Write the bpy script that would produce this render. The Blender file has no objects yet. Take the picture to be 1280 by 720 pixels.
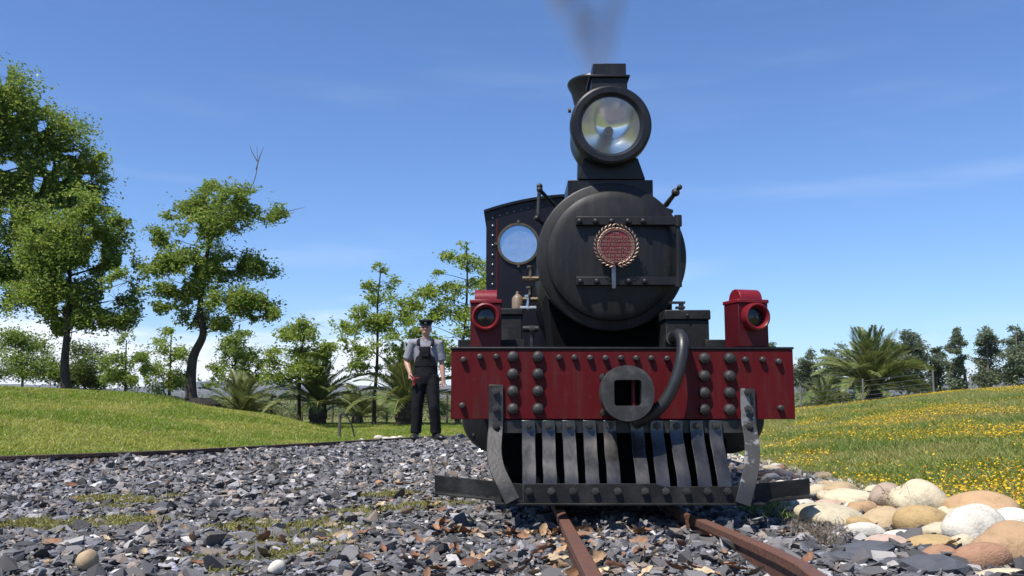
import bpy, bmesh, math, random
import numpy as np
from mathutils import Vector, Matrix, Euler
from mathutils.geometry import tessellate_polygon

sc = bpy.context.scene
COL = sc.collection
R = math.radians
rnd = random.Random(7)
rng = np.random.default_rng(11)

# ------------------------------------------------------------------ camera
CAM_Z = 0.67
FPX = 1100.0
PITCH = math.atan2(135.0, FPX)
cam_data = bpy.data.cameras.new("camera")
cam_data.sensor_width = 36.0
cam_data.lens = 36.0 * FPX / 1280.0
cam_data.clip_start = 0.05
cam_data.clip_end = 30000
cam = bpy.data.objects.new("camera", cam_data)
COL.objects.link(cam)
cam.location = (0, 0, CAM_Z)
cam.rotation_euler = (R(90) + PITCH, 0, 0)
sc.camera = cam

# ------------------------------------------------------------------ light
SUN = Vector((-0.85, -0.95, 2.3)).normalized()          # towards the sun
sun_el = math.asin(SUN.z)
sun_az = math.atan2(SUN.x, SUN.y)                        # clockwise from +Y
world = bpy.data.worlds.new("World")
sc.world = world
world.use_nodes = True
wn, wl = world.node_tree.nodes, world.node_tree.links
wn.clear()
w_out = wn.new("ShaderNodeOutputWorld")
w_bg = wn.new("ShaderNodeBackground")
w_bg.inputs["Strength"].default_value = 0.090
sky = wn.new("ShaderNodeTexSky")
sky.sky_type = 'NISHITA'
sky.sun_disc = False
sky.sun_elevation = sun_el
sky.sun_rotation = sun_az
sky.altitude = 400
sky.air_density = 1.0
sky.dust_density = 0.2
sky.ozone_density = 3.0
w_tc = wn.new("ShaderNodeTexCoord")
w_sep = wn.new("ShaderNodeSeparateXYZ")
wl.new(w_tc.outputs["Generated"], w_sep.inputs[0])


def wmath(op, a, b=None, clamp=False):
    n = wn.new("ShaderNodeMath")
    n.operation = op
    n.use_clamp = clamp
    for i, v in enumerate((a, b)):
        if v is None:
            continue
        if isinstance(v, (int, float)):
            n.inputs[i].default_value = v
        else:
            wl.new(v, n.inputs[i])
    return n.outputs[0]


def wramp(v, lo, hi):
    n = wn.new("ShaderNodeMapRange")
    n.interpolation_type = 'SMOOTHSTEP'
    wl.new(v, n.inputs["Value"])
    n.inputs["From Min"].default_value = lo
    n.inputs["From Max"].default_value = hi
    return n.outputs["Result"]


# low fair-weather cloud bank + thin high wisps, over the whole dome
w_map = wn.new("ShaderNodeMapping")
w_map.inputs["Scale"].default_value = (1.0, 1.0, 5.0)
w_map.inputs["Location"].default_value = (3.1, 0.4, 0.0)
wl.new(w_tc.outputs["Generated"], w_map.inputs[0])
w_noise = wn.new("ShaderNodeTexNoise")
w_noise.inputs["Scale"].default_value = 5.0
w_noise.inputs["Detail"].default_value = 7.0
w_noise.inputs["Roughness"].default_value = 0.55
wl.new(w_map.outputs[0], w_noise.inputs["Vector"])
band = wramp(w_sep.outputs["Z"], 0.105, 0.02)
left_bias = wmath('MULTIPLY', wramp(w_sep.outputs["X"], 0.25, -0.25), 0.22)
cl = wmath('ADD', w_noise.outputs["Fac"], left_bias)
cl = wmath('ADD', cl, wmath('MULTIPLY', band, 0.30))
bank = wmath('MULTIPLY', wramp(cl, 0.72, 1.0), wramp(w_sep.outputs["Z"], 0.13, 0.05))
w_map2 = wn.new("ShaderNodeMapping")
w_map2.inputs["Scale"].default_value = (1.2, 1.0, 9.0)
w_map2.inputs["Rotation"].default_value = (0, R(8), 0)
w_map2.inputs["Location"].default_value = (0.9, 2.0, 0.3)
wl.new(w_tc.outputs["Generated"], w_map2.inputs[0])
w_noise2 = wn.new("ShaderNodeTexNoise")
w_noise2.inputs["Scale"].default_value = 2.6
w_noise2.inputs["Detail"].default_value = 6.0
wl.new(w_map2.outputs[0], w_noise2.inputs["Vector"])
wisp = wmath('MULTIPLY', wramp(w_noise2.outputs["Fac"], 0.50, 0.80), wramp(w_sep.outputs["Z"], 0.55, 0.08))
wisp = wmath('MULTIPLY', wisp, 0.13)
cloud = wmath('MAXIMUM', bank, wisp, True)
w_mix = wn.new("ShaderNodeMix")
w_mix.data_type = 'RGBA'
wl.new(cloud, w_mix.inputs["Factor"])
w_tint = wn.new("ShaderNodeMix")
w_tint.data_type = 'RGBA'
w_tint.blend_type = 'MULTIPLY'
w_tint.inputs["Factor"].default_value = 1.0
wl.new(sky.outputs[0], w_tint.inputs["A"])
w_tint.inputs["B"].default_value = (0.73, 0.925, 1.22, 1)
wl.new(w_tint.outputs["Result"], w_mix.inputs["A"])
w_mix.inputs["B"].default_value = (8.6, 9.0, 9.6, 1)
wl.new(w_mix.outputs["Result"], w_bg.inputs["Color"])
wl.new(w_bg.outputs[0], w_out.inputs["Surface"])

sun_data = bpy.data.lights.new("sun", 'SUN')
sun_data.energy = 4.6
sun_data.angle = R(0.53)
sun_data.color = (1.0, 0.955, 0.89)
sun = bpy.data.objects.new("sun", sun_data)
COL.objects.link(sun)
sun.rotation_euler = SUN.to_track_quat('Z', 'Y').to_euler()
sun.location = (-20, -20, 50)

sc.view_settings.view_transform = 'Standard'
sc.view_settings.look = 'None'
sc.view_settings.exposure = 0.6
sc.view_settings.gamma = 1.0
sc.view_settings.use_curve_mapping = False
sc.cycles.max_bounces = 8
sc.cycles.transparent_max_bounces = 16
sc.cycles.use_denoising = True

# ------------------------------------------------------------------ pixel geometry
CT, ST = math.cos(PITCH), math.sin(PITCH)


def ray(px, py):
    dx, dz = px - 640.0, 360.0 - py
    return Vector((dx, CT * FPX - ST * dz, ST * FPX + CT * dz))


def at(px, py, Y):
    r = ray(px, py)
    t = Y / r.y
    return Vector((r.x * t, Y, CAM_Z + r.z * t))


def on_z(px, py, z):
    r = ray(px, py)
    t = (z - CAM_Z) / r.z
    return Vector((r.x * t, r.y * t, z))


def pxm(Y):
    return FPX / Y


# ------------------------------------------------------------------ materials
MATS = {}


def mat(name, base, rough=0.5, metal=0.0, var=0.0, scale=8.0, bump=0.0, bscale=None, spec=0.5,
        base2=None, mixlo=0.4, mixhi=0.6, coat=0.0, rvar=0.0, rand=0.0, attr=False, stretch=None, grime=None):
    if name in MATS:
        return MATS[name]
    m = bpy.data.materials.new(name)
    m.use_nodes = True
    nt = m.node_tree
    b = nt.nodes["Principled BSDF"]
    b.inputs["Roughness"].default_value = rough
    b.inputs["Metallic"].default_value = metal
    b.inputs["Specular IOR Level"].default_value = spec
    b.inputs["Coat Weight"].default_value = coat
    L = nt.links
    tc = nt.nodes.new("ShaderNodeTexCoord")
    vec = tc.outputs["Object"]
    if stretch:
        mp = nt.nodes.new("ShaderNodeMapping")
        mp.inputs["Scale"].default_value = stretch
        L.new(vec, mp.inputs[0])
        vec = mp.outputs[0]
    nz = nt.nodes.new("ShaderNodeTexNoise")
    nz.inputs["Scale"].default_value = scale
    nz.inputs["Detail"].default_value = 6
    nz.inputs["Roughness"].default_value = 0.6
    L.new(vec, nz.inputs["Vector"])
    if attr:
        at_ = nt.nodes.new("ShaderNodeAttribute")
        at_.attribute_name = "col"
        cout = at_.outputs["Color"]
    else:
        rgb = nt.nodes.new("ShaderNodeRGB")
        rgb.outputs[0].default_value = (*base, 1)
        cout = rgb.outputs[0]
    if base2 is not None:
        mr = nt.nodes.new("ShaderNodeMapRange")
        mr.inputs["From Min"].default_value = mixlo
        mr.inputs["From Max"].default_value = mixhi
        L.new(nz.outputs["Fac"], mr.inputs["Value"])
        mx = nt.nodes.new("ShaderNodeMix")
        mx.data_type = 'RGBA'
        L.new(mr.outputs["Result"], mx.inputs["Factor"])
        L.new(cout, mx.inputs["A"])
        mx.inputs["B"].default_value = (*base2, 1)
        cout = mx.outputs["Result"]
    hv = None
    if var > 0:
        hv = nt.nodes.new("ShaderNodeHueSaturation")
        mr = nt.nodes.new("ShaderNodeMapRange")
        mr.inputs["From Min"].default_value = 0.3
        mr.inputs["From Max"].default_value = 0.7
        mr.inputs["To Min"].default_value = 1 - var
        mr.inputs["To Max"].default_value = 1 + var
        L.new(nz.outputs["Fac"], mr.inputs["Value"])
        L.new(mr.outputs["Result"], hv.inputs["Value"])
        L.new(cout, hv.inputs["Color"])
        cout = hv.outputs[0]
    if rand > 0:
        oi = nt.nodes.new("ShaderNodeObjectInfo")
        mr = nt.nodes.new("ShaderNodeMapRange")
        mr.inputs["To Min"].default_value = 1 - rand
        mr.inputs["To Max"].default_value = 1 + rand
        L.new(oi.outputs["Random"], mr.inputs["Value"])
        h2 = nt.nodes.new("ShaderNodeHueSaturation")
        L.new(mr.outputs["Result"], h2.inputs["Value"])
        L.new(cout, h2.inputs["Color"])
        cout = h2.outputs[0]
    if grime is not None:
        gc, gamt = grime
        for gs, lo, hi, st in ((26.0, 0.57, 0.74, (1, 1, 1)), (5.0, 0.50, 0.78, (5, 5, 0.45))):
            mp2 = nt.nodes.new("ShaderNodeMapping")
            mp2.inputs["Scale"].default_value = st
            L.new(tc.outputs["Object"], mp2.inputs[0])
            g1 = nt.nodes.new("ShaderNodeTexNoise")
            g1.inputs["Scale"].default_value = gs
            g1.inputs["Detail"].default_value = 8
            g1.inputs["Roughness"].default_value = 0.7
            L.new(mp2.outputs[0], g1.inputs["Vector"])
            gr = nt.nodes.new("ShaderNodeMapRange")
            gr.inputs["From Min"].default_value = lo
            gr.inputs["From Max"].default_value = hi
            gr.inputs["To Max"].default_value = gamt
            L.new(g1.outputs["Fac"], gr.inputs["Value"])
            gm = nt.nodes.new("ShaderNodeMix")
            gm.data_type = 'RGBA'
            L.new(gr.outputs["Result"], gm.inputs["Factor"])
            L.new(cout, gm.inputs["A"])
            gm.inputs["B"].default_value = (*gc, 1)
            cout = gm.outputs["Result"]
    L.new(cout, b.inputs["Base Color"])
    if rvar > 0:
        mr = nt.nodes.new("ShaderNodeMapRange")
        mr.inputs["From Min"].default_value = 0.3
        mr.inputs["From Max"].default_value = 0.7
        mr.inputs["To Min"].default_value = max(0.02, rough - rvar)
        mr.inputs["To Max"].default_value = min(1, rough + rvar)
        L.new(nz.outputs["Fac"], mr.inputs["Value"])
        L.new(mr.outputs["Result"], b.inputs["Roughness"])
    if bump > 0:
        n2 = nt.nodes.new("ShaderNodeTexNoise")
        n2.inputs["Scale"].default_value = bscale or scale * 3
        n2.inputs["Detail"].default_value = 5
        L.new(vec, n2.inputs["Vector"])
        bp = nt.nodes.new("ShaderNodeBump")
        bp.inputs["Strength"].default_value = bump
        bp.inputs["Distance"].default_value = 0.02
        L.new(n2.outputs["Fac"], bp.inputs["Height"])
        L.new(bp.outputs[0], b.inputs["Normal"])
    MATS[name] = m
    return m


def leaf_mat(name, trans=0.42, rough=0.5):
    if name in MATS:
        return MATS[name]
    m = bpy.data.materials.new(name)
    m.use_nodes = True
    nt = m.node_tree
    b = nt.nodes["Principled BSDF"]
    b.inputs["Roughness"].default_value = rough
    b.inputs["Specular IOR Level"].default_value = 0.35
    a = nt.nodes.new("ShaderNodeAttribute")
    a.attribute_name = "col"
    nt.links.new(a.outputs["Color"], b.inputs["Base Color"])
    t = nt.nodes.new("ShaderNodeBsdfTranslucent")
    hv = nt.nodes.new("ShaderNodeHueSaturation")
    hv.inputs["Hue"].default_value = 0.485
    hv.inputs["Value"].default_value = 1.9
    hv.inputs["Saturation"].default_value = 1.05
    nt.links.new(a.outputs["Color"], hv.inputs["Color"])
    nt.links.new(hv.outputs[0], t.inputs["Color"])
    mx = nt.nodes.new("ShaderNodeMixShader")
    mx.inputs[0].default_value = trans
    nt.links.new(b.outputs[0], mx.inputs[1])
    nt.links.new(t.outputs[0], mx.inputs[2])
    nt.links.new(mx.outputs[0], nt.nodes["Material Output"].inputs["Surface"])
    MATS[name] = m
    return m


def glass_mat(name, tint, mix, rough=0.02, dust=0.0):
    if name in MATS:
        return MATS[name]
    m = bpy.data.materials.new(name)
    m.use_nodes = True
    nt = m.node_tree
    nt.nodes.remove(nt.nodes["Principled BSDF"])
    tr = nt.nodes.new("ShaderNodeBsdfTransparent")
    tr.inputs[0].default_value = (*tint, 1)
    gl = nt.nodes.new("ShaderNodeBsdfGlossy")
    gl.inputs["Roughness"].default_value = rough
    fr = nt.nodes.new("ShaderNodeFresnel")
    fr.inputs[0].default_value = 1.45
    ad = nt.nodes.new("ShaderNodeMath")
    ad.operation = 'ADD'
    ad.inputs[1].default_value = mix
    nt.links.new(fr.outputs[0], ad.inputs[0])
    mx = nt.nodes.new("ShaderNodeMixShader")
    nt.links.new(ad.outputs[0], mx.inputs[0])
    nt.links.new(tr.outputs[0], mx.inputs[1])
    nt.links.new(gl.outputs[0], mx.inputs[2])
    df = nt.nodes.new("ShaderNodeBsdfDiffuse")
    df.inputs[0].default_value = (0.75, 0.78, 0.8, 1)
    nz = nt.nodes.new("ShaderNodeTexNoise")
    nz.inputs["Scale"].default_value = 6
    nz.inputs["Detail"].default_value = 5
    mr = nt.nodes.new("ShaderNodeMapRange")
    mr.inputs["From Min"].default_value = 0.35
    mr.inputs["From Max"].default_value = 0.7
    mr.inputs["To Min"].default_value = dust * 0.4
    mr.inputs["To Max"].default_value = dust
    nt.links.new(nz.outputs["Fac"], mr.inputs["Value"])
    mx2 = nt.nodes.new("ShaderNodeMixShader")
    nt.links.new(mr.outputs["Result"], mx2.inputs[0])
    nt.links.new(mx.outputs[0], mx2.inputs[1])
    nt.links.new(df.outputs[0], mx2.inputs[2])
    nt.links.new(mx2.outputs[0], nt.nodes["Material Output"].inputs["Surface"])
    MATS[name] = m
    return m


# ------------------------------------------------------------------ mesh helpers
def finish(me, smooth=True, angle=38):
    if smooth:
        me.shade_smooth()
        me.set_sharp_from_angle(angle=R(angle))


def link(name, me, parent=None, loc=(0, 0, 0), rot=None, scale=None):
    o = bpy.data.objects.new(name, me)
    COL.objects.link(o)
    o.location = loc
    if rot is not None:
        o.rotation_euler = rot
    if scale is not None:
        o.scale = scale if hasattr(scale, '__len__') else (scale,) * 3
    if parent is not None:
        o.parent = parent
    return o


def empty(name, loc=(0, 0, 0), rot=(0, 0, 0)):
    o = bpy.data.objects.new(name, None)
    o.empty_display_size = 0.2
    COL.objects.link(o)
    o.location = loc
    o.rotation_euler = rot
    return o


def tag(o, label=None, cat=None, group=None, kind=None):
    if label:
        o["label"] = label
    if cat:
        o["category"] = cat
    if group:
        o["group"] = group
    if kind:
        o["kind"] = kind
    return o


def bevel(o, w=0.004, seg=2, ang=40):
    m = o.modifiers.new("bevel", 'BEVEL')
    m.width = w
    m.segments = seg
    m.limit_method = 'ANGLE'
    m.angle_limit = R(ang)
    m.harden_normals = False
    return o


class MB:
    def __init__(s):
        s.v, s.f = [], []

    def add(s, vs, fs):
        n = len(s.v)
        s.v += [tuple(v) for v in vs]
        s.f += [tuple(i + n for i in f) for f in fs]
        return s

    def box(s, x0, x1, y0, y1, z0, z1):
        v = [(x, y, z) for z in (z0, z1) for y in (y0, y1) for x in (x0, x1)]
        return s.add(v, [(0, 2, 3, 1), (4, 5, 7, 6), (0, 1, 5, 4), (2, 6, 7, 3), (0, 4, 6, 2), (1, 3, 7, 5)])

    def hexa(s, bot, top):
        return s.add(list(bot) + list(top),
                     [(3, 2, 1, 0), (4, 5, 6, 7), (0, 1, 5, 4), (1, 2, 6, 5), (2, 3, 7, 6), (3, 0, 4, 7)])

    def lathe(s, prof, c=(0, 0, 0), axis='Y', n=48, closed_ends=True):
        """prof: list of (t along axis, radius)"""
        cx, cy, cz = c
        vs, fs = [], []
        for t, r in prof:
            for k in range(n):
                a = 2 * math.pi * k / n
                ca, sa = math.cos(a) * r, math.sin(a) * r
                if axis == 'Y':
                    vs.append((cx + ca, cy + t, cz + sa))
                elif axis == 'Z':
                    vs.append((cx + ca, cy + sa, cz + t))
                else:
                    vs.append((cx + t, cy + ca, cz + sa))
        for i in range(len(prof) - 1):
            for k in range(n):
                k2 = (k + 1) % n
                q = (i * n + k, i * n + k2, (i + 1) * n + k2, (i + 1) * n + k)
                fs.append(q if axis in 'ZX' else q[::-1])
        if closed_ends:
            a, b = tuple(range(n)), tuple(range((len(prof) - 1) * n, len(prof) * n))
            fs.append(a[::-1] if axis in 'ZX' else a)
            fs.append(b if axis in 'ZX' else b[::-1])
        return s.add(vs, fs)

    def tube(s, pts, rad, n=10, caps=True, flat=None):
        pts = [Vector(p) for p in pts]
        m = len(pts)
        if not hasattr(rad, '__len__'):
            rad = [rad] * m
        tans = []
        for i in range(m):
            t = pts[min(i + 1, m - 1)] - pts[max(i - 1, 0)]
            tans.append(t.normalized() if t.length > 1e-9 else Vector((0, 0, 1)))
        up = Vector((1, 0, 0)) if abs(tans[0].x) < 0.8 else Vector((0, 1, 0))
        u = (up - tans[0] * up.dot(tans[0])).normalized()
        vs, fs = [], []
        for i in range(m):
            u = (u - tans[i] * u.dot(tans[i]))
            u = u.normalized() if u.length > 1e-6 else tans[i].orthogonal().normalized()
            w = tans[i].cross(u)
            r = rad[i]
            ra, rb = r if hasattr(r, '__len__') else (r, r)
            for k in range(n):
                a = 2 * math.pi * k / n
                vs.append(pts[i] + u * (math.cos(a) * ra) + w * (math.sin(a) * rb))
        for i in range(m - 1):
            for k in range(n):
                k2 = (k + 1) % n
                fs.append((i * n + k, i * n + k2, (i + 1) * n + k2, (i + 1) * n + k))
        if caps:
            fs.append(tuple(range(n))[::-1])
            fs.append(tuple(range((m - 1) * n, m * n)))
        return s.add(vs, fs)

    def ball(s, c, r, n=14, m=9):
        rx, ry, rz = r if hasattr(r, '__len__') else (r, r, r)
        vs, fs = [], []
        for i in range(1, m):
            th = math.pi * i / m
            for k in range(n):
                a = 2 * math.pi * k / n
                vs.append((c[0] + rx * math.sin(th) * math.cos(a), c[1] + ry * math.sin(th) * math.sin(a),
                           c[2] + rz * math.cos(th)))
        vs.append((c[0], c[1], c[2] + rz))
        vs.append((c[0], c[1], c[2] - rz))
        T, B = len(vs) - 2, len(vs) - 1
        for i in range(m - 2):
            for k in range(n):
                k2 = (k + 1) % n
                fs.append((i * n + k, (i + 1) * n + k, (i + 1) * n + k2, i * n + k2))
        for k in range(n):
            k2 = (k + 1) % n
            fs.append((T, k, k2))
            fs.append((B, (m - 2) * n + k2, (m - 2) * n + k))
        return s.add(vs, fs)

    def strip(s, pts, width_dir, w, thick_dirs, th):
        """a flat bar swept along pts; widths along width_dir (per point or one), thickness along thick_dirs"""
        vs, fs = [], []
        m = len(pts)
        for i, p in enumerate(pts):
            p = Vector(p)
            wd = Vector(width_dir[i] if hasattr(width_dir[0], '__len__') else width_dir)
            td = Vector(thick_dirs[i])
            wi = w[i] if hasattr(w, '__len__') else w
            for sx, sy in ((-1, 0), (1, 0), (1, 1), (-1, 1)):
                vs.append(p + wd * (sx * wi / 2) + td * (sy * th))
        for i in range(m - 1):
            for k in range(4):
                k2 = (k + 1) % 4
                fs.append((i * 4 + k, i * 4 + k2, (i + 1) * 4 + k2, (i + 1) * 4 + k))
        fs.append((3, 2, 1, 0))
        e = (m - 1) * 4
        fs.append((e, e + 1, e + 2, e + 3))
        return s.add(vs, fs)

    def plate(s, outer, holes, y0, y1):
        """polygon (x,z) with holes extruded from y0 to y1"""
        loops = [outer] + holes
        tris = tessellate_polygon([[Vector((p[0], p[1], 0)) for p in l] for l in loops])
        flat = [p for l in loops for p in l]
        n = len(flat)
        vs = [(p[0], y0, p[1]) for p in flat] + [(p[0], y1, p[1]) for p in flat]
        fs = [tuple(t) for t in tris] + [tuple(i + n for i in t[::-1]) for t in tris]
        k = 0
        for l in loops:
            m = len(l)
            for i in range(m):
                j = (i + 1) % m
                fs.append((k + i, k + j, n + k + j, n + k + i))
            k += m
        return s.add(vs, fs)

    def mesh(s, name, m, smooth=True, angle=38, fixn=True):
        me = bpy.data.meshes.new(name)
        me.from_pydata(s.v, [], s.f)
        if fixn:
            bm = bmesh.new()
            bm.from_mesh(me)
            bmesh.ops.recalc_face_normals(bm, faces=bm.faces)
            bm.to_mesh(me)
            bm.free()
        if m is not None:
            me.materials.append(m)
        finish(me, smooth, angle)
        return me

    def build(s, name, m, parent=None, loc=(0, 0, 0), rot=None, smooth=True, angle=38, bev=0):
        o = link(name, s.mesh(name, m, smooth, angle), parent, loc, rot)
        if bev:
            bevel(o, bev)
        return o


def tri_mesh(name, V, T, m, col=None, smooth=False):
    V = np.ascontiguousarray(V, dtype=np.float32)
    T = np.ascontiguousarray(T, dtype=np.int32)
    me = bpy.data.meshes.new(name)
    me.vertices.add(len(V))
    me.vertices.foreach_set("co", V.ravel())
    me.loops.add(T.size)
    me.loops.foreach_set("vertex_index", T.ravel())
    me.polygons.add(len(T))
    me.polygons.foreach_set("loop_start", np.arange(0, T.size, 3, dtype=np.int32))
    me.polygons.foreach_set("use_smooth", np.full(len(T), smooth, dtype=bool))
    me.update(calc_edges=True)
    if col is not None:
        a = me.color_attributes.new("col", 'FLOAT_COLOR', 'POINT')
        c = np.ones((len(V), 4), np.float32)
        c[:, :3] = col
        a.data.foreach_set("color", c.ravel())
    if m is not None:
        me.materials.append(m)
    return me


def vnoise(x, y, scale, seed=0):
    """cheap smooth value noise 0..1"""
    r = np.random.default_rng(seed)
    tab = r.random((64, 64))
    x, y = np.asarray(x) * scale + 1000, np.asarray(y) * scale + 1000
    xi, yi = np.floor(x).astype(int), np.floor(y).astype(int)
    fx, fy = x - xi, y - yi
    fx, fy = fx * fx * (3 - 2 * fx), fy * fy * (3 - 2 * fy)
    g = lambda a, b: tab[a % 64, b % 64]
    return (g(xi, yi) * (1 - fx) + g(xi + 1, yi) * fx) * (1 - fy) + (g(xi, yi + 1) * (1 - fx) + g(xi + 1, yi + 1) * fx) * fy


def sstep(x, a, b):
    t = np.clip((np.asarray(x, float) - a) / (b - a), 0, 1)
    return t * t * (3 - 2 * t)


# ------------------------------------------------------------------ terrain
RAIL_PX = [(-260, 578), (0, 570), (120, 566), (247, 561), (420, 551.8), (500, 547.2), (545, 544.8), (600, 544.2)]
EDGE = [on_z(a, b, z_) for (a, b), z_ in zip(RAIL_PX, (0.095, 0.095, 0.09, 0.08, 0.06, 0.05, 0.045, 0.045))]            # the old rail along the left lawn
e0, e1 = EDGE[1], EDGE[4]
ed = (e1 - e0).normalized()
en = Vector((-ed.y, ed.x, 0))


def dist_left(x, y):
    return (np.asarray(x) - e0.x) * en.x + (np.asarray(y) - e0.y) * en.y


def ground_h(x, y):
    x, y = np.asarray(x, float), np.asarray(y, float)
    d = dist_left(x, y) - 0.08
    soft = lambda t, k: np.log1p(np.exp(np.clip(t / k, -30, 30))) * k
    zl = 0.118 * soft(d - 0.25, 0.22) * sstep(x, -1.2, -4.6) * (0.90 + 0.16 * sstep(x, -4.5, -10))
    yc = np.interp(x, [-14, -9, -6, -3, 0], [20, 18.5, 16.5, 15, 14.5])
    zl = np.minimum(zl, 2.2) - 0.16 * soft(y - yc, 0.5)
    zl = np.where(zl > 0, zl, 0) * sstep(-x, 0.2, 1.5)
    xr = np.clip(x, -5, 18)
    zr = 0.112 * soft(xr - 2.95, 0.25)
    zr = zr - 0.09 * soft(y - 20.0, 0.8)
    zr = np.where(zr > 0, zr, 0)
    bump = (vnoise(x, y, 0.9, 3) - 0.5) * 0.05 * (sstep(d, 0.3, 2) + sstep(x, 3.2, 5))
    far = sstep(np.hypot(x, y), 60, 400)
    return zl + zr + bump * (1 - far) - far * 3.0


def bed_h(x, y):
    """gravel surface height (rises a little towards the camera)"""
    x, y = np.asarray(x, float), np.asarray(y, float)
    return 0.008 + 0.022 * sstep(y, 4.4, 2.4) + (vnoise(x, y, 1.3, 5) - 0.5) * 0.03


def grid_axis(lim, fine, step):
    a = list(np.arange(-fine, fine + 1e-6, step))
    v, s = fine, step
    while v < lim:
        s *= 1.35
        v += s
        a.append(v)
        a.insert(0, -v)
    return np.array(a)


def build_ground():
    xs = grid_axis(3900, 22, 0.5)
    ys = grid_axis(3900, 28, 0.5)
    X, Y = np.meshgrid(xs, ys, indexing='ij')
    Z = ground_h(X, Y) - 0.0
    V = np.stack([X, Y, Z], -1).reshape(-1, 3)
    nx, ny = len(xs), len(ys)
    I = np.arange(nx * ny).reshape(nx, ny)
    a, b, c, d = I[:-1, :-1].ravel(), I[1:, :-1].ravel(), I[1:, 1:].ravel(), I[:-1, 1:].ravel()
    T = np.concatenate([np.stack([a, b, c], 1), np.stack([a, c, d], 1)])
    m = mat("lawn_soil", (0.12, 0.14, 0.035), 0.9, var=0.35, scale=0.9, base2=(0.17, 0.15, 0.06), mixlo=0.45,
            mixhi=0.75, bump=0.6, bscale=20, spec=0.2)
    me = tri_mesh("ground", V, T, m, smooth=True)
    return tag(link("ground", me), kind="structure")


ground = build_ground()

# gravel bed sheet: polygon bounded by the left rail and the boulder line
GRAVEL_RIGHT = [(2.15, -3.0), (2.1, 2.0), (2.05, 4.0), (2.0, 6.0), (2.05, 9.0), (2.1, 14.5)]


def gravel_right(y):
    return np.interp(y, [p[1] for p in GRAVEL_RIGHT], [p[0] for p in GRAVEL_RIGHT])


EXT = EDGE[0] - (EDGE[1] - EDGE[0]).normalized() * 8
EPTS = [EXT] + EDGE + [Vector((1.2, 15.2, 0)), Vector((2.2, 15.2, 0))]


def edge_y(x):
    return np.interp(x, [p.x for p in EPTS], [p.y for p in EPTS])


def build_bed():
    xs = np.arange(-13, 2.25, 0.25)
    V, T = [], []
    n = 48
    for x in xs:
        y1 = float(edge_y(x))
        for k in range(n + 1):
            V.append((x, -3 + (y1 + 3) * k / n, 0))
    V = np.array(V)
    V[:, 2] = bed_h(V[:, 0], V[:, 1])
    for i in range(len(xs) - 1):
        for k in range(n):
            a = i * (n + 1) + k
            b = a + n + 1
            T += [(a, b, b + 1), (a, b + 1, a + 1)]
    m = mat("gravel_dust", (0.10, 0.098, 0.098), 0.95, var=0.5, scale=30, base2=(0.05, 0.05, 0.05), bump=0.8,
            bscale=90, spec=0.2)
    return tag(link("gravel_bed", tri_mesh("gravel_bed", V, T, m, smooth=True)), kind="structure")


gravel_bed = build_bed()

# ------------------------------------------------------------------ gravel stones
def shard_protos(n, flat, seed):
    r = random.Random(seed)
    out = []
    for _ in range(n):
        bm = bmesh.new()
        a = r.uniform(0.55, 1.0)
        t = r.uniform(*flat)
        for k in range(r.randint(8, 10)):
            ang = 2 * math.pi * k / 9 + r.uniform(-0.35, 0.35)
            rr = r.uniform(0.72, 1.0)
            bm.verts.new((math.cos(ang) * rr, math.sin(ang) * rr * a, r.choice((-1, 1)) * t * r.uniform(0.6, 1)))
        for k in range(3):
            bm.verts.new((r.uniform(-.5, .5), r.uniform(-.5, .5) * a, r.choice((-1, 1)) * t))
        res = bmesh.ops.convex_hull(bm, input=bm.verts)
        dead = [g for g in res["geom_interior"] if isinstance(g, bmesh.types.BMVert)]
        bmesh.ops.delete(bm, geom=list(set(dead)), context='VERTS')
        bmesh.ops.triangulate(bm, faces=bm.faces)
        bm.verts.index_update()
        out.append((np.array([v.co[:] for v in bm.verts]), np.array([[v.index for v in f.verts] for f in bm.faces])))
        bm.free()
    return out


def rot_mats(rx, ry, rz):
    cx, sx, cy, sy, cz, sz = np.cos(rx), np.sin(rx), np.cos(ry), np.sin(ry), np.cos(rz), np.sin(rz)
    M = np.empty((len(rx), 3, 3))
    M[:, 0, 0] = cz * cy
    M[:, 0, 1] = cz * sy * sx - sz * cx
    M[:, 0, 2] = cz * sy * cx + sz * sx
    M[:, 1, 0] = sz * cy
    M[:, 1, 1] = sz * sy * sx + cz * cx
    M[:, 1, 2] = sz * sy * cx - cz * sx
    M[:, 2, 0] = -sy
    M[:, 2, 1] = cy * sx
    M[:, 2, 2] = cy * cx
    return M


def scatter(protos, pid, pos, M, size, col):
    Vs, Ts, Cs, off = [], [], [], 0
    for k, (pv, pt) in enumerate(protos):
        idx = np.nonzero(pid == k)[0]
        if not len(idx):
            continue
        v = np.einsum('nij,vj->nvi', M[idx], pv) * size[idx][:, None, None] + pos[idx][:, None, :]
        t = pt[None] + (np.arange(len(idx)) * len(pv))[:, None, None] + off
        Vs.append(v.reshape(-1, 3))
        Ts.append(t.reshape(-1, 3))
        Cs.append(np.repeat(col[idx], len(pv), axis=0))
        off += len(idx) * len(pv)
    return np.concatenate(Vs), np.concatenate(Ts), np.concatenate(Cs)


SHARDS = shard_protos(20, (0.10, 0.38), 4)
slate = mat("slate_chip", (0.15, 0.15, 0.16), 0.72, attr=True, var=0.22, scale=40, bump=0.5, bscale=70, spec=0.4,
            stretch=(1, 1, 3))


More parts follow.
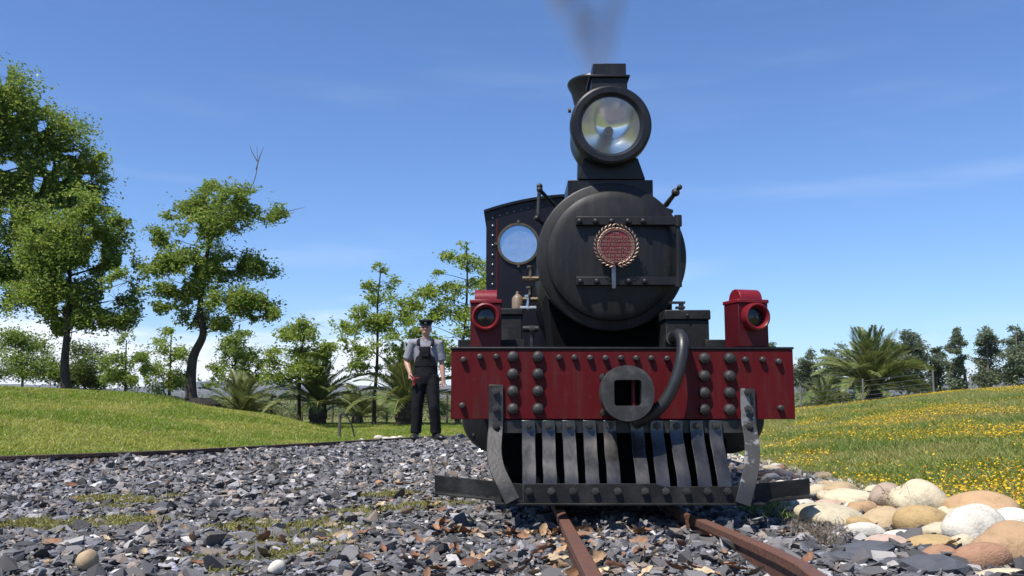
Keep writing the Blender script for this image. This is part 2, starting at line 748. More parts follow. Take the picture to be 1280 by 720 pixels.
def stone_cols(n):
    base = np.array([0.124, 0.119, 0.119])
    v = rng.lognormal(0, 0.50, n)[:, None]
    c = base * v
    k = rng.random(n)
    warm = k < 0.115
    c[warm] = np.array([0.23, 0.185, 0.15]) * rng.uniform(0.6, 1.5, warm.sum())[:, None]
    pale = (k > 0.115) & (k < 0.14)
    c[pale] = np.array([0.46, 0.43, 0.40]) * rng.uniform(0.75, 1.25, pale.sum())[:, None]
    blue = k > 0.72
    c[blue] *= np.array([0.95, 0.99, 1.07])
    return np.clip(c, 0.02, 0.75)


def rail_xy(px_pts):
    return px_pts


def build_gravel():
    N = 118000
    # density falls with distance only because far chips cannot be told apart
    y = 1.9 + (rng.random(N * 3) ** 1.35) * 13.3
    x = rng.uniform(-9.5, 2.3, N * 3)
    lim = 0.66 * y + 0.9
    ok = (np.abs(x) < lim) & (x < gravel_right(y) + 0.08) & (y < edge_y(x) - 0.10)
    for ra, rb in ((lp[1], lp[0]), (rp[-1], rp[-2]), (rp[-2], rp[-3]), (rp[-3], rp[-4])):
        t_ = (y - ra.y) / (rb.y - ra.y)
        rx_ = ra.x + (rb.x - ra.x) * t_
        ok &= ~((np.abs(x - rx_) < 0.045) & (t_ > -0.3) & (t_ < 1.6))
    x, y = x[ok][:N], y[ok][:N]
    n = len(x)
    s = np.clip(rng.lognormal(math.log(0.0150), 0.55, n), 0.005, 0.062)
    s *= np.interp(y, [2, 5, 14], [1.0, 1.0, 1.15])
    tilt = np.abs(rng.normal(0, 0.45, n))
    tilt = np.minimum(tilt, 1.2)
    ta = rng.uniform(0, 2 * np.pi, n)
    M = rot_mats(tilt * np.cos(ta), tilt * np.sin(ta), rng.uniform(0, 2 * np.pi, n))
    z = bed_h(x, y) + s * (0.12 + 0.35 * np.sin(tilt)) + rng.uniform(0, 0.012, n)
    pos = np.stack([x, y, z], 1)
    pid = rng.integers(0, len(SHARDS), n)
    col = stone_cols(n)
    # the 300 that show largest become objects of their own
    vis = (np.abs(x / y) < 0.585) & (y > 2.75)
    app = np.where(vis, s / y, 0)
    top = np.argsort(-app)[:300]
    rest = np.ones(n, bool)
    rest[top] = False
    V, T, C = scatter(SHARDS, pid[rest], pos[rest], M[rest], s[rest], col[rest])
    o = link("gravel", tri_mesh("gravel", V, T, slate, C), gravel_bed)
    tag(o, "loose grey slate chips covering the bed", kind="stuff")
    # a few tints of the shared chip meshes
    tints = [(0.126, 0.119, 0.116), (0.070, 0.066, 0.065), (0.195, 0.185, 0.18), (0.23, 0.185, 0.15), (0.42, 0.39, 0.36)]
    cache = {}
    for i in top:
        c = col[i]
        ti = min(range(5), key=lambda k: sum((c[j] - tints[k][j]) ** 2 for j in range(3)))
        key = (int(pid[i]), ti)
        if key not in cache:
            v, t = SHARDS[pid[i]]
            cache[key] = tri_mesh("stone", v, t, slate, np.tile(tints[ti], (len(v), 1)))
        ob = link("stone", cache[key], gravel_bed)
        ob.matrix_local = Matrix.Translation(Vector(pos[i])) @ Matrix(M[i].tolist()).to_4x4() @ Matrix.Scale(float(s[i]), 4)



# ------------------------------------------------------------------ rails
rust = mat("rusty_rail", (0.155, 0.068, 0.042), 0.62, var=0.25, scale=14, base2=(0.09, 0.045, 0.032), bump=0.35,
           bscale=60, spec=0.4, rvar=0.12)
rust_dark = mat("dark_rusty_rail", (0.050, 0.032, 0.026), 0.75, var=0.3, scale=9, base2=(0.10, 0.055, 0.035), bump=0.4,
                bscale=50)


def rail_mesh(pts, m, head=0.052, h=0.115, foot=0.085):
    """flat-bottom rail; pts run along the top centre"""
    prof = [(-foot / 2, -h), (foot / 2, -h), (foot / 2, -h + 0.008), (0.015, -h + 0.022), (0.015, -0.042),
            (head / 2, -0.034), (head / 2, -0.004), (head / 2 - 0.005, 0), (-head / 2 + 0.005, 0), (-head / 2, -0.004),
            (-head / 2, -0.034), (-0.015, -0.042), (-0.015, -h + 0.022), (-foot / 2, -h + 0.008)]
    b = MB()
    n = len(prof)
    vs, fs = [], []
    for i, p in enumerate(pts):
        t = (pts[min(i + 1, len(pts) - 1)] - pts[max(i - 1, 0)])
        t.z = 0
        t.normalize()
        side = Vector((t.y, -t.x, 0))
        for a, z in prof:
            vs.append(p + side * a + Vector((0, 0, z)))
    for i in range(len(pts) - 1):
        for k in range(n):
            k2 = (k + 1) % n
            fs.append((i * n + k, i * n + k2, (i + 1) * n + k2, (i + 1) * n + k))
    fs.append(tuple(range(n)))
    fs.append(tuple(range((len(pts) - 1) * n, len(pts) * n))[::-1])
    b.add(vs, fs)
    return b.mesh("rail", m, True, 30)


def at_depth(px, py):
    """point on the running rails: z rises slightly towards the camera"""
    z = 0.085
    for _ in range(12):
        p = on_z(px, py, z)
        z = 0.085 + 0.052 * (4.35 - p.y) / 1.8
    return on_z(px, py, z)


def smooth_path(pts, n):
    out = []
    P = [pts[0] * 2 - pts[1]] + list(pts) + [pts[-1] * 2 - pts[-2]]
    for i in range(1, len(P) - 2):
        for k in range(n):
            t = k / n
            p0, p1, p2, p3 = P[i - 1], P[i], P[i + 1], P[i + 2]
            out.append(0.5 * ((2 * p1) + (-p0 + p2) * t + (2 * p0 - 5 * p1 + 4 * p2 - p3) * t * t
                              + (-p0 + 3 * p1 - 3 * p2 + p3) * t ** 3))
    out.append(P[-2])
    return out


LX = 0.562                                              # locomotive axis
lp = [at_depth(743.5, 720), at_depth(701, 640)]
dl = (lp[0] - lp[1])
near_l = [lp[0] + dl * 0.9, lp[0], lp[0] * 0.5 + lp[1] * 0.5, lp[1]]
o = link("rail", rail_mesh(smooth_path(near_l, 6), rust))
tag(o, "rusty running rail passing under the centre of the cowcatcher", "rail", "running rails")
rp = [at_depth(1025, 720), at_depth(1000, 702.5), at_depth(944, 676.7), at_depth(867, 645)]
rp = [rp[0] + (rp[0] - rp[1]) * 6] + rp
build_gravel()
o = link("rail", rail_mesh(smooth_path(rp, 6), rust))
tag(o, "rusty running rail beside the pale river boulders", "rail", "running rails")
for sgn, start, txt in ((-1, lp[1], "shadowed rail under the locomotive continuing the rail by the slate gravel"),
                        (1, rp[-1], "shadowed rail under the locomotive continuing the rail by the boulders")):
    x0 = LX + sgn * 0.327
    ys = [start.y + 0.008 if sgn < 0 else start.y + 0.03, 6.0, 8.5, 11.0]
    zs = [0.085, 0.08, 0.08, 0.08]
    xx = [start.x + (0.0 if sgn < 0 else -0.030), x0, x0, x0]
    o = link("rail", rail_mesh([Vector((a, b, c)) for a, b, c in zip(xx, ys, zs)], rust))
    tag(o, txt, "rail", "running rails")
ep = [EXT + Vector((0, 0, 0.0))] + EDGE
o = link("rail", rail_mesh(smooth_path(ep, 6), rust_dark, head=0.05, h=0.13))
tag(o, "dark old rail edging the mown lawn beside the gravel", "rail")

# ------------------------------------------------------------------ locomotive
BY = 4.5                                                # front face of the buffer beam
black = mat("black_paint", (0.010, 0.010, 0.012), 0.40, var=0.35, scale=5, bump=0.03, bscale=30, spec=0.3, rvar=0.10, grime=((0.05, 0.045, 0.04), 0.35))
smokebox_black = mat("smokebox_black", (0.0120, 0.0112, 0.0116), 0.46, spec=0.30, var=0.30, scale=3.2, bump=0.05, bscale=14, rvar=0.12,
                     base2=(0.026, 0.023, 0.021), mixlo=0.55, mixhi=0.80, stretch=(1.6, 1, 0.55), grime=((0.045, 0.040, 0.036), 0.40))
cab_black = mat("cab_black", (0.008, 0.007, 0.011), 0.36, spec=0.3, var=0.25, scale=4, bump=0.03, bscale=20, rvar=0.08)
dusty_black = mat("dusty_black", (0.010, 0.010, 0.010), 0.60, spec=0.3, var=0.35, scale=7, bump=0.12, bscale=40, base2=(0.03, 0.028, 0.026),
                  mixlo=0.5, mixhi=0.8)
iron = mat("worn_iron", (0.027, 0.026, 0.025), 0.50, metal=0.35, var=0.3, scale=11, bump=0.07, bscale=60,
           base2=(0.062, 0.059, 0.055), mixlo=0.5, mixhi=0.75, rvar=0.10)
catcher = mat("catcher_iron", (0.082, 0.078, 0.074), 0.30, metal=0.85, var=0.22, scale=7, bump=0.04, bscale=25,
              base2=(0.095, 0.080, 0.066), mixlo=0.58, mixhi=0.72, rvar=0.09, stretch=(1, 1, 0.5))
chipped = mat("chipped_iron", (0.026, 0.026, 0.026), 0.5, metal=0.2, var=0.2, scale=9, base2=(0.17, 0.165, 0.16),
              mixlo=0.56, mixhi=0.60, bump=0.06, bscale=40)
boltm = mat("bolt_iron", (0.042, 0.038, 0.035), 0.5, metal=0.3, var=0.3, scale=30, rand=0.25, bump=0.1)
red = mat("red_paint", (0.088, 0.0045, 0.0065), 0.50, spec=0.16, var=0.22, scale=3.5, bump=0.05, bscale=18, base2=(0.050, 0.006, 0.006),
          mixlo=0.48, mixhi=0.72, rvar=0.10, stretch=(2.2, 1, 0.8), grime=((0.075, 0.045, 0.038), 0.45))
lamp_red = mat("lamp_red", (0.155, 0.009, 0.014), 0.38, spec=0.35, var=0.15, scale=8, bump=0.03, rvar=0.06)
lamp_red_dull = mat("lamp_red_dull", (0.066, 0.004, 0.007), 0.5, spec=0.25, var=0.2, scale=8)
brass = mat("tarnished_brass", (0.19, 0.145, 0.09), 0.40, metal=0.9, var=0.25, scale=20)
bronze = mat("bronze_wreath", (0.27, 0.185, 0.135), 0.5, metal=0.4, var=0.25, scale=40)
plaque_red = mat("plaque_red", (0.16, 0.008, 0.012), 0.5, var=0.1, scale=20)
steel = mat("bright_steel", (0.50, 0.50, 0.50), 0.28, metal=0.95, var=0.15, scale=20)
rubber = mat("hose_rubber", (0.018, 0.018, 0.018), 0.40, var=0.25, scale=10, bump=0.06, bscale=120)
mirror = mat("lamp_reflector", (0.82, 0.80, 0.76), 0.17, metal=1.0, var=0.08, scale=6)
darkglass = mat("dark_lens", (0.010, 0.010, 0.012), 0.12, spec=0.6, var=0.2)
soot_shade = mat("soot_shade", (0.0045, 0.0045, 0.0045), 0.9, var=0.3, spec=0.08)  # sooty black, deepened so sunlit underframe and recesses look shaded

loco = tag(empty("steam_locomotive", (LX, BY, 0)),
           "small black steam locomotive with red buffer beam, cowcatcher and big round headlamp", "locomotive")


def LP(px, py, dy=0.0):
    p = at(px, py, BY + dy)
    return Vector((p.x - LX, dy, p.z))


def dome(r, h, n=18, mname="bolt", m=None, hexn=None):
    b = MB()
    if hexn:
        b.lathe([(0, r * 1.12), (-h * 0.6, r * 1.12), (-h * 0.62, r * 1.0)], n=6)
        b.lathe([(-h * 0.5, r * 0.55), (-h, r * 0.5)], n=12)
    else:
        b.lathe([(0.002, r), (-h * 0.55, r * 0.97), (-h * 0.82, r * 0.84), (-h * 0.90, r * 0.60), (-h * 0.97, r * 0.52), (-h, r * 0.1)], n=n)
    return b.mesh(mname, m or boltm, True, 45)


BIG = dome(0.030, 0.030)
SMALL = dome(0.0165, 0.026)
NUT = dome(0.017, 0.028, hexn=True)
RIVET = dome(0.0085, 0.008, n=8)
RIVET_B = dome(0.010, 0.010, n=8, m=steel)
DOORBOLT = dome(0.016, 0.018, m=smokebox_black)


def bolts(parent, mesh, pts, name="bolt"):
    for p in pts:
        link(name, mesh, parent, p, (0, rnd.uniform(0, 1.0), 0))


# --- buffer beam
tl, br = LP(564.5, 437), LP(989.5, 524)
BX, BZ1, BZ0 = 0.872, tl.z, br.z
beam = MB().box(-BX, BX, 0, 0.045, BZ0, BZ1).build("buffer_beam", red, loco, bev=0.003)
capb = MB()
capb.box(-BX - 0.004, BX + 0.004, -0.006, 0.12, BZ1 + 0.001, BZ1 + 0.013)
capb.build("top_angle", black, beam, bev=0.002)
bolts(beam, BIG, [LP(x, y) for x in (641, 672.5) for y in (446, 467.5, 489, 511)] +
      [LP(x, y) for x in (880, 911.5) for y in (448, 470, 491, 512)])
bolts(beam, SMALL, [LP(*p) for p in ((579.6, 449.7), (600, 446), (620.6, 446), (699, 447), (718, 447), (737.4, 447.5),
                                     (756.7, 447.7), (775.8, 447.7), (795, 448), (813.8, 448), (833.5, 448.5),
                                     (931, 449.5), (952.6, 449.7), (972.7, 452), (578, 507), (975, 510))])
bolts(beam, NUT, [LP(753.5, 471.5), LP(754.5, 515.5)])
# running plate behind the beam
rpb = MB()
rpb.box(-0.80, 0.80, 0.122, 3.4, BZ1 - 0.03, BZ1 - 0.012)
rpb.build("running_plate", dusty_black, loco)
for sgn, a, b_ in ((-1, 573, 656), (1, 880, 958)):
    p, q = LP(a, 425, 0.2), LP(b_, 436, 0.2)
    MB().box(p.x, q.x, 0.16, 0.30, BZ1 - 0.011, p.z).build("step_angle", dusty_black, loco, bev=0.003)

# --- coupler
cc = LP(785, 491.5, -0.17)
sc_ = 1.0 / pxm(BY - 0.17)


def rrect(cx, cz, hx, hz, r, n=6):
    out = []
    for (sx, sz, a0) in ((1, 1, 0), (-1, 1, 90), (-1, -1, 180), (1, -1, 270)):
        for k in range(n + 1):
            a = R(a0 + 90 * k / n)
            out.append((cx + sx * (hx - r) + r * math.cos(a), cz + sz * (hz - r) + r * math.sin(a)))
    return out


cpl = MB().plate(rrect(cc.x, cc.z, 33 * sc_, 34.5 * sc_, 32.5 * sc_, 12), [rrect(cc.x, cc.z + 0.5 * sc_, 17 * sc_, 16 * sc_, 3.5 * sc_, 4)[::-1]],
                 -0.17, -0.05)
coupler = cpl.build("coupler", mat("coupler_iron", (0.050, 0.048, 0.045), 0.5, metal=0.4, var=0.35, scale=14, bump=0.08, bscale=50, base2=(0.085, 0.08, 0.074), mixlo=0.5, mixhi=0.7), loco, bev=0.008)
MB().box(cc.x - 0.10, cc.x + 0.10, -0.055, 0.0, cc.z - 0.10, cc.z + 0.10).build("coupler_socket", soot_shade, coupler, bev=0.004)  # painted black to give the shade inside the coupler hole
MB().tube([(cc.x + 0.035, -0.11, cc.z - 0.13), (cc.x + 0.035, -0.11, cc.z + 0.13)], 0.013).build("pin", lamp_red_dull, coupler)

# --- brake hose
hp = [LP(838, 431, 0.20), LP(842, 422, 0.12), LP(849, 418.5, 0.0), LP(853, 428, -0.065), LP(852, 446, -0.095), LP(847, 468, -0.105),
      LP(838, 490, -0.105), LP(826, 508, -0.095), LP(810, 521, -0.07), LP(795, 528, -0.03)]
hose = MB().tube(smooth_path(hp, 8), 0.031, n=18).build("brake_hose", rubber, loco, angle=80)
MB().tube([hp[1] * 0.4 + hp[0] * 0.6, hp[1] * 0.9 + hp[0] * 0.1], 0.040, n=16).build("clamp", iron, hose)

# --- cowcatcher
cow = link("cowcatcher", MB().box(LP(631, 0, 0.0).x, LP(926, 0, 0.0).x, 0.006, 0.020, LP(0, 541.5).z, BZ0 - 0.004).mesh("cowcatcher", iron), loco)
bevel(cow, 0.002)
tops = [(661, 661.5), (685.5, 687.5), (711, 714.5), (736.5, 741.5), (762, 768.5), (795.5, 805), (820, 830.5), (844, 856.5),
        (871, 881), (895, 906)]
zt = LP(0, 525.5).z
for a, b_ in tops:
    xt, xb = LP(a, 530, 0.0).x, LP(b_, 604, -0.185).x
    x = (xt + xb) / 2
    ctrl = [(0.002, zt), (0.000, zt - 0.03), (-0.003, zt - 0.060), (-0.022, zt - 0.105), (-0.062, zt - 0.160), (-0.108, zt - 0.215),
            (-0.148, zt - 0.270), (-0.174, zt - 0.33), (-0.182, zt - 0.385)]
    ph = smooth_path([Vector((x + rnd.uniform(-.002, .002), y, z)) for y, z in ctrl], 4)
    tds = []
    for i in range(len(ph)):
        t = (ph[min(i + 1, len(ph) - 1)] - ph[max(i - 1, 0)]).normalized()
        tds.append(Vector((0, t.z, -t.y)))
    w0 = 0.067
    bar = MB().strip(ph, (1, 0, 0), w0, tds, 0.012).build("bar", catcher, cow, angle=30)
    bevel(bar, 0.002)
    link("bolt", NUT, bar, (x, -0.012, LP(0, 532).z), (0, rnd.random(), 0))
# bottom angle iron with a stepped top edge
zb0, zb1 = LP(0, 628, -0.20).z, LP(0, 604.5, -0.20).z
zb2 = LP(0, 608, -0.20).z
xa, xb_, xc = LP(654, 0, -0.2).x, LP(808, 0, -0.2).x, LP(916, 0, -0.2).x
ang = MB().plate([(xa, zb0), (xc, zb0), (xc, zb2), (xb_ + 0.045, zb2), (xb_, zb1), (xa, zb1)], [], -0.206, -0.194)
x0, x1 = LP(620, 0, -0.24).x, LP(935, 0, -0.24).x
ang.box(x0, x1, -0.225, -0.10, zb0 - 0.012, zb0 - 0.001)
bottom = ang.build("bottom_angle", dusty_black, cow, bev=0.002)
bolts(bottom, NUT, [LP(x, 614, -0.206) for x in (661, 689, 716, 744, 772, 806, 832, 858, 884, 909)])
# outer straps that bend inwards to the bottom angle
for pts, m in ((((620, 481, -0.002), (620, 505, -0.004), (620, 532, -0.01), (618.5, 548, -0.05), (618, 568, -0.11), (622, 588, -0.16), (631, 607, -0.20), (641, 627, -0.225)), iron),
               (((934, 486, -0.002), (934.5, 508, -0.004), (936, 532, -0.01), (939, 550, -0.05), (940, 570, -0.11), (938, 590, -0.16), (934, 607, -0.20), (928, 631, -0.225)), chipped)):
    ph = smooth_path([LP(*p) for p in pts], 4)
    tds, wds = [], []
    for i in range(len(ph)):
        t = (ph[min(i + 1, len(ph) - 1)] - ph[max(i - 1, 0)]).normalized()
        wd = (Vector((1, 0, 0)) - t * t.x).normalized()
        wds.append(wd)
        td = wd.cross(t)
        if td.y > 0:
            td = -td
        tds.append(td)
    strap = MB().strip(ph, wds, 0.074, tds, 0.013).build("side_strap", m, cow, angle=30)
    bevel(strap, 0.0025)
    bolts(strap, NUT, [LP(pts[0][0], 490, -0.014), LP(pts[1][0], 511, -0.014), LP(pts[2][0], 532.5, -0.022)])
# side wings (angle irons reaching past the rails)
for A, B in (((543, 613.5, 0.02), (655, 625.5, -0.08)), ((1013, 618, 0.02), (915, 628, -0.08))):
    p, q = LP(*A), LP(*B)
    hgt = 0.078
    b = MB()
    d = (q - p)
    d.z = 0
    nrm = Vector((d.y, -d.x, 0)).normalized()
    if nrm.y > 0:
        nrm = -nrm
    t = nrm * 0.012
    up = Vector((0, 0, hgt))
    b.hexa([p, q, q - t, p - t], [p + up, q + up, q - t + up, p - t + up])
    l = nrm * 0.055
    dn = Vector((0, 0, 0.011))
    z1 = Vector((0, 0, 0.0015))
    b.hexa([p - dn - t, q - dn - t, q + l - dn, p + l - dn], [p - z1 - t, q - z1 - t, q + l - z1, p + l - z1])
    b.build("wing", dusty_black, cow, bev=0.002)

# --- smokebox, boiler, saddle
SY = 0.40
sm = LP(765, 320, SY)
SZ = sm.z
SR = 94 / (FPX / ((BY + SY) * CT + (SZ - CAM_Z) * ST))
smb = MB().lathe([(SY, 0.2), (SY, SR - 0.012), (SY + 0.006, SR - 0.003), (SY + 0.016, SR), (SY + 0.055, SR), (SY + 0.062, SR - 0.004), (SY + 0.064, SR - 0.025),
                  (SY + 1.05, SR - 0.025), (SY + 1.06, SR - 0.02), (SY + 1.09, SR - 0.02), (SY + 1.10, SR - 0.05)], (0, 0, SZ), n=96)
smokebox = smb.build("smokebox", smokebox_black, loco, angle=35)
bo = MB().lathe([(SY + 1.08, 0.1), (SY + 1.08, SR - 0.045), (SY + 2.50, SR - 0.045), (SY + 2.51, 0.1)], (0, 0, SZ), n=72)
for t in (1.5, 1.95, 2.4):
    bo.lathe([(SY + t, SR - 0.047), (SY + t, SR - 0.041), (SY + t + 0.05, SR - 0.041), (SY + t + 0.05, SR - 0.047)], (0, 0, SZ), n=72)
bo.build("boiler", cab_black, loco)
MB().lathe([(0, 0.20), (0.02, 0.205), (0.30, 0.19), (0.36, 0.15), (0.40, 0.08), (0.41, 0.01)], (0, SY + 1.75, SZ + SR - 0.08), 'Z', 40).build("steam_dome", cab_black, loco)
sad = MB()
sad.hexa([(-0.30, SY + 0.12, BZ1 - 0.2), (0.30, SY + 0.12, BZ1 - 0.2), (0.30, SY + 0.95, BZ1 - 0.2), (-0.30, SY + 0.95, BZ1 - 0.2)],
         [(-0.36, SY + 0.12, SZ - 0.16), (0.36, SY + 0.12, SZ - 0.16), (0.36, SY + 0.95, SZ - 0.16), (-0.36, SY + 0.95, SZ - 0.16)])
sad.build("saddle", soot_shade, loco)

# smokebox door (slightly dished)
DR = SR * 0.872
dp = []
for k in range(10):
    t = k / 9
    dp.append((SY - 0.030 - 0.035 * (1 - t ** 2), DR * 0.965 * t + 0.002))
dp += [(SY - 0.026, DR * 0.985), (SY - 0.018, DR), (SY + 0.004, DR), (SY + 0.005, 0.01)]
door = MB().lathe(dp, (0, 0, SZ), n=96).build("smokebox_door", smokebox_black, loco, angle=50)
DY = SY - 0.062


def strap_bar(y0, y1, xs_bolts):
    p, q = LP(720, y1, DY), LP(848, y0, DY)
    b = MB().box(p.x, q.x, DY - 0.022, DY + 0.03, p.z, q.z)
    o_ = b.build("hinge_strap", smokebox_black, door, bev=0.003)
    bolts(o_, DOORBOLT, [LP(x, (y0 + y1) / 2, DY - 0.022) for x in xs_bolts])


strap_bar(271.5, 282, (724.5, 744.5, 764.5, 785, 804))
strap_bar(346.5, 357, (725.5, 746, 786, 806))
p, q = LP(847.5, 358, DY - 0.012), LP(847.5, 273, DY - 0.012)
hb = MB().tube([p, q], 0.013, n=14)
for yy in (276, 352):
    c = LP(847.5, yy, DY - 0.012)
    hb.lathe([(-0.030, 0.022), (0.030, 0.022)], c, 'Z', 16)
hb.build("hinge_pin", smokebox_black, door)
hd = LP(767, 348, DY - 0.035)
hb = MB().box(hd.x - 0.012, hd.x + 0.012, DY - 0.050, DY - 0.034, LP(0, 361.5, DY - 0.03).z, hd.z + 0.10)
hb.lathe([(DY - 0.045, 0.026), (DY + 0.02, 0.03)], (hd.x, 0, hd.z + 0.11), n=20)
hb.build("door_handle", mat("dull_steel", (0.16, 0.16, 0.17), 0.38, metal=0.9, var=0.2, scale=20), door, bev=0.003)

# plaque with wreath and lettering
PY = DY - 0.055
pc = LP(770, 307.5, PY)
PS = 1.0 / (FPX / ((BY + PY) * CT + (pc.z - CAM_Z) * ST))
plq = MB().lathe([(0.018, 24 * PS), (0.0, 24 * PS), (-0.001, 21.5 * PS), (-0.0035, 21.0 * PS), (-0.004, 20.2 * PS), (-0.001, 19.6 * PS), (-0.001, 0.002)],
                 (pc.x, PY, pc.z), n=64).build("plaque", plaque_red, door, angle=30)
w = MB()
w.lathe([(0.0, 20.9 * PS), (-0.006, 20.7 * PS), (-0.006, 20.0 * PS), (0.0, 19.8 * PS)], (pc.x, PY, pc.z), n=64, closed_ends=False)
for side in (-1, 1):
    for k in range(15):
        a = R(-78 + k * 11.6)
        for rr, tw in ((22.6, 0.55), (26.6, 0.15)):
            ca, sa = math.cos(a) * side, math.sin(a)
            c = Vector((pc.x + ca * rr * PS, PY - 0.006, pc.z + sa * rr * PS))
            tdir = Vector((-math.sin(a) * side, 0, math.cos(a)))
            rdir = Vector((ca, 0, sa))
            d1 = (tdir * 0.86 + rdir * (0.5 if rr > 24 else -0.25)).normalized()
            d2 = Vector((d1.z, 0, -d1.x))
            l_, wd = 3.6 * PS, 1.25 * PS
            tip, base = c + d1 * l_, c - d1 * l_
            w.add([base, c + d2 * wd, tip, c - d2 * wd, c + Vector((0, -0.004, 0))], [(0, 1, 4), (1, 2, 4), (2, 3, 4), (3, 0, 4)])
w.build("wreath", bronze, plq, smooth=False)


def text_mesh(name, lines, size, spacing, m):
    V, F = [], []
    for i, (txt, sz) in enumerate(lines):
        cu = bpy.data.curves.new("t", 'FONT')
        cu.body = txt
        cu.size = size * sz
        cu.align_x = 'CENTER'
        cu.extrude = 0.0012
        cu.resolution_u = 2
        ob = bpy.data.objects.new("t", cu)
        COL.objects.link(ob)
        dg = bpy.context.evaluated_depsgraph_get()
        me = bpy.data.meshes.new_from_object(ob.evaluated_get(dg))
        n = len(V)
        V += [(v.co.x, -v.co.z, v.co.y - i * spacing) for v in me.vertices]
        F += [tuple(j + n for j in p_.vertices) for p_ in me.polygons]
        bpy.data.objects.remove(ob)
        bpy.data.curves.remove(cu)
        bpy.data.meshes.remove(me)
    me = bpy.data.meshes.new(name)
    me.from_pydata(V, [], F)
    me.materials.append(m)
    return me


TL = [("ON", .9), ("4 SEPTEMBER 2011", .82), ("THIS LOCOMOTIVE", .86), ("COMPLETED A JOURNEY", .80), ("OF 571 KILOMETRES IN", .80), ("40 HOURS SETTING", .84),
      ("A NEW WORLD", .9), ("RECORD", .9)]
lt = text_mesh("lettering", TL, 0.0235, 0.0205, bronze)
link("lettering", lt, plq, (pc.x, PY - 0.003, pc.z + 0.062))

# --- headlamp
HY = 0.34
hc = LP(763.5, 156.5, HY)
HS = 1.0 / (FPX / ((BY + HY) * CT + (hc.z - CAM_Z) * ST))
HR = 51.0 * HS
LR = 37.0 * HS
lamp = MB()
lamp.lathe([(0.0, LR), (-0.012, LR + 0.006), (-0.026, LR + 0.018), (-0.026, HR - 0.016), (-0.018, HR - 0.004), (-0.004, HR), (0.045, HR), (0.058, HR - 0.006), (0.060, HR - 0.022),
            (0.34, HR - 0.022), (0.37, HR - 0.05), (0.385, 0.05), (0.37, 0.04), (0.20, LR), (0.0, LR)], (hc.x, HY, hc.z), n=80, closed_ends=False)
headlamp = lamp.build("headlamp", black, loco, angle=30)
rf = [(0.115 - 0.110 * (k / 14) ** 2, (LR - 0.003) * max(k / 14, 0.02)) for k in range(15)]
MB().lathe(rf, (hc.x, HY, hc.z), n=64, closed_ends=False).build("reflector", mirror, headlamp, angle=80)
MB().lathe([(0.118, 0.024), (0.100, 0.024), (0.095, 0.014), (0.072, 0.014), (0.066, 0.005)], (hc.x, HY, hc.z), n=24).build("burner", brass, headlamp)
lens = [(-0.004 - 0.010 * (1 - (k / 8) ** 2), max(LR * k / 8, 0.001)) for k in range(9)]
MB().lathe(lens, (hc.x, HY, hc.z), n=64, closed_ends=False).build("lens", glass_mat("lamp_glass", (0.96, 0.96, 0.94), 0.03, dust=0.03), headlamp, angle=80)
# vent box on the lamp
vt = MB()
a, b_ = LP(740.5, 81.5, HY + 0.10), LP(782, 98, HY + 0.10)
vt.box(a.x, b_.x, HY + 0.07, HY + 0.24, b_.z, a.z)
a2, b2 = LP(736.5, 97, HY + 0.08), LP(786, 118, HY + 0.08)
vt.hexa([(a2.x + .012, HY + 0.05, b2.z), (b2.x - .012, HY + 0.05, b2.z), (b2.x - .012, HY + 0.26, b2.z), (a2.x + .012, HY + 0.26, b2.z)],
        [(a2.x + .012, HY + 0.05, a2.z - .012), (b2.x - .012, HY + 0.05, a2.z - .012), (b2.x - .012, HY + 0.26, a2.z - .012), (a2.x + .012, HY + 0.26, a2.z - .012)])
vt.box(a2.x - .003, b2.x + .003, HY + 0.035, HY + 0.275, a2.z - .0115, a2.z + 0.002)
vent = vt.build("vent", black, headlamp, bev=0.003)
MB().tube([((a.x + b_.x) / 2 - 0.005, HY + 0.16, a.z - 0.01), ((a.x + b_.x) / 2 - 0.006, HY + 0.16, a.z + 0.035)], [0.005, 0.002], 8).build("spike", brass, vent)
bk = MB().lathe([(-0.008, 0.014), (0.008, 0.014)], (hc.x - HR + 0.005, HY + 0.10, hc.z + 0.12), 'X', 10)
bk.build("side_screw", brass, headlamp)
# bracket and platform on the smokebox
br_ = MB()
p0, p1, p2, p3 = LP(730, 198, HY + 0.07), LP(797, 198, HY + 0.07), LP(722, 224.5, HY + 0.07), LP(806.5, 224.5, HY + 0.07)
br_.hexa([(p2.x, HY + 0.06, p2.z), (p3.x, HY + 0.06, p2.z), (p3.x, HY + 0.30, p2.z), (p2.x, HY + 0.30, p2.z)],
         [(p0.x, HY + 0.06, p0.z), (p1.x, HY + 0.06, p0.z), (p1.x, HY + 0.30, p0.z), (p0.x, HY + 0.30, p0.z)])
br_.build("lamp_bracket", black, loco, bev=0.004)
q0, q1 = LP(710, 224, HY + 0.05), LP(817, 244, HY + 0.05)
MB().box(q0.x, q1.x, HY + 0.066, HY + 0.40, q1.z - 0.04, q0.z).build("lamp_platform", black, loco, bev=0.003)

# --- chimney
CY = 1.10
ch = LP(749, 104, CY)
CR = 37.5 / (FPX / ((BY + CY) * CT + (ch.z - CAM_Z) * ST))
zb = SZ + SR - 0.10
hgt = ch.z - zb
chim = MB().lathe([(0, 0.22), (0.06, 0.20), (0.12, 0.145), (hgt * 0.55, 0.132), (hgt * 0.78, 0.14), (hgt - 0.07, CR * 0.86), (hgt - 0.03, CR * 0.97), (hgt - 0.012, CR), (hgt, CR - 0.004),
                   (hgt, CR - 0.03), (hgt - 0.2, 0.115), (0.1, 0.11)], (0, CY, zb), 'Z', 56, closed_ends=False).build("chimney", black, loco, angle=35)

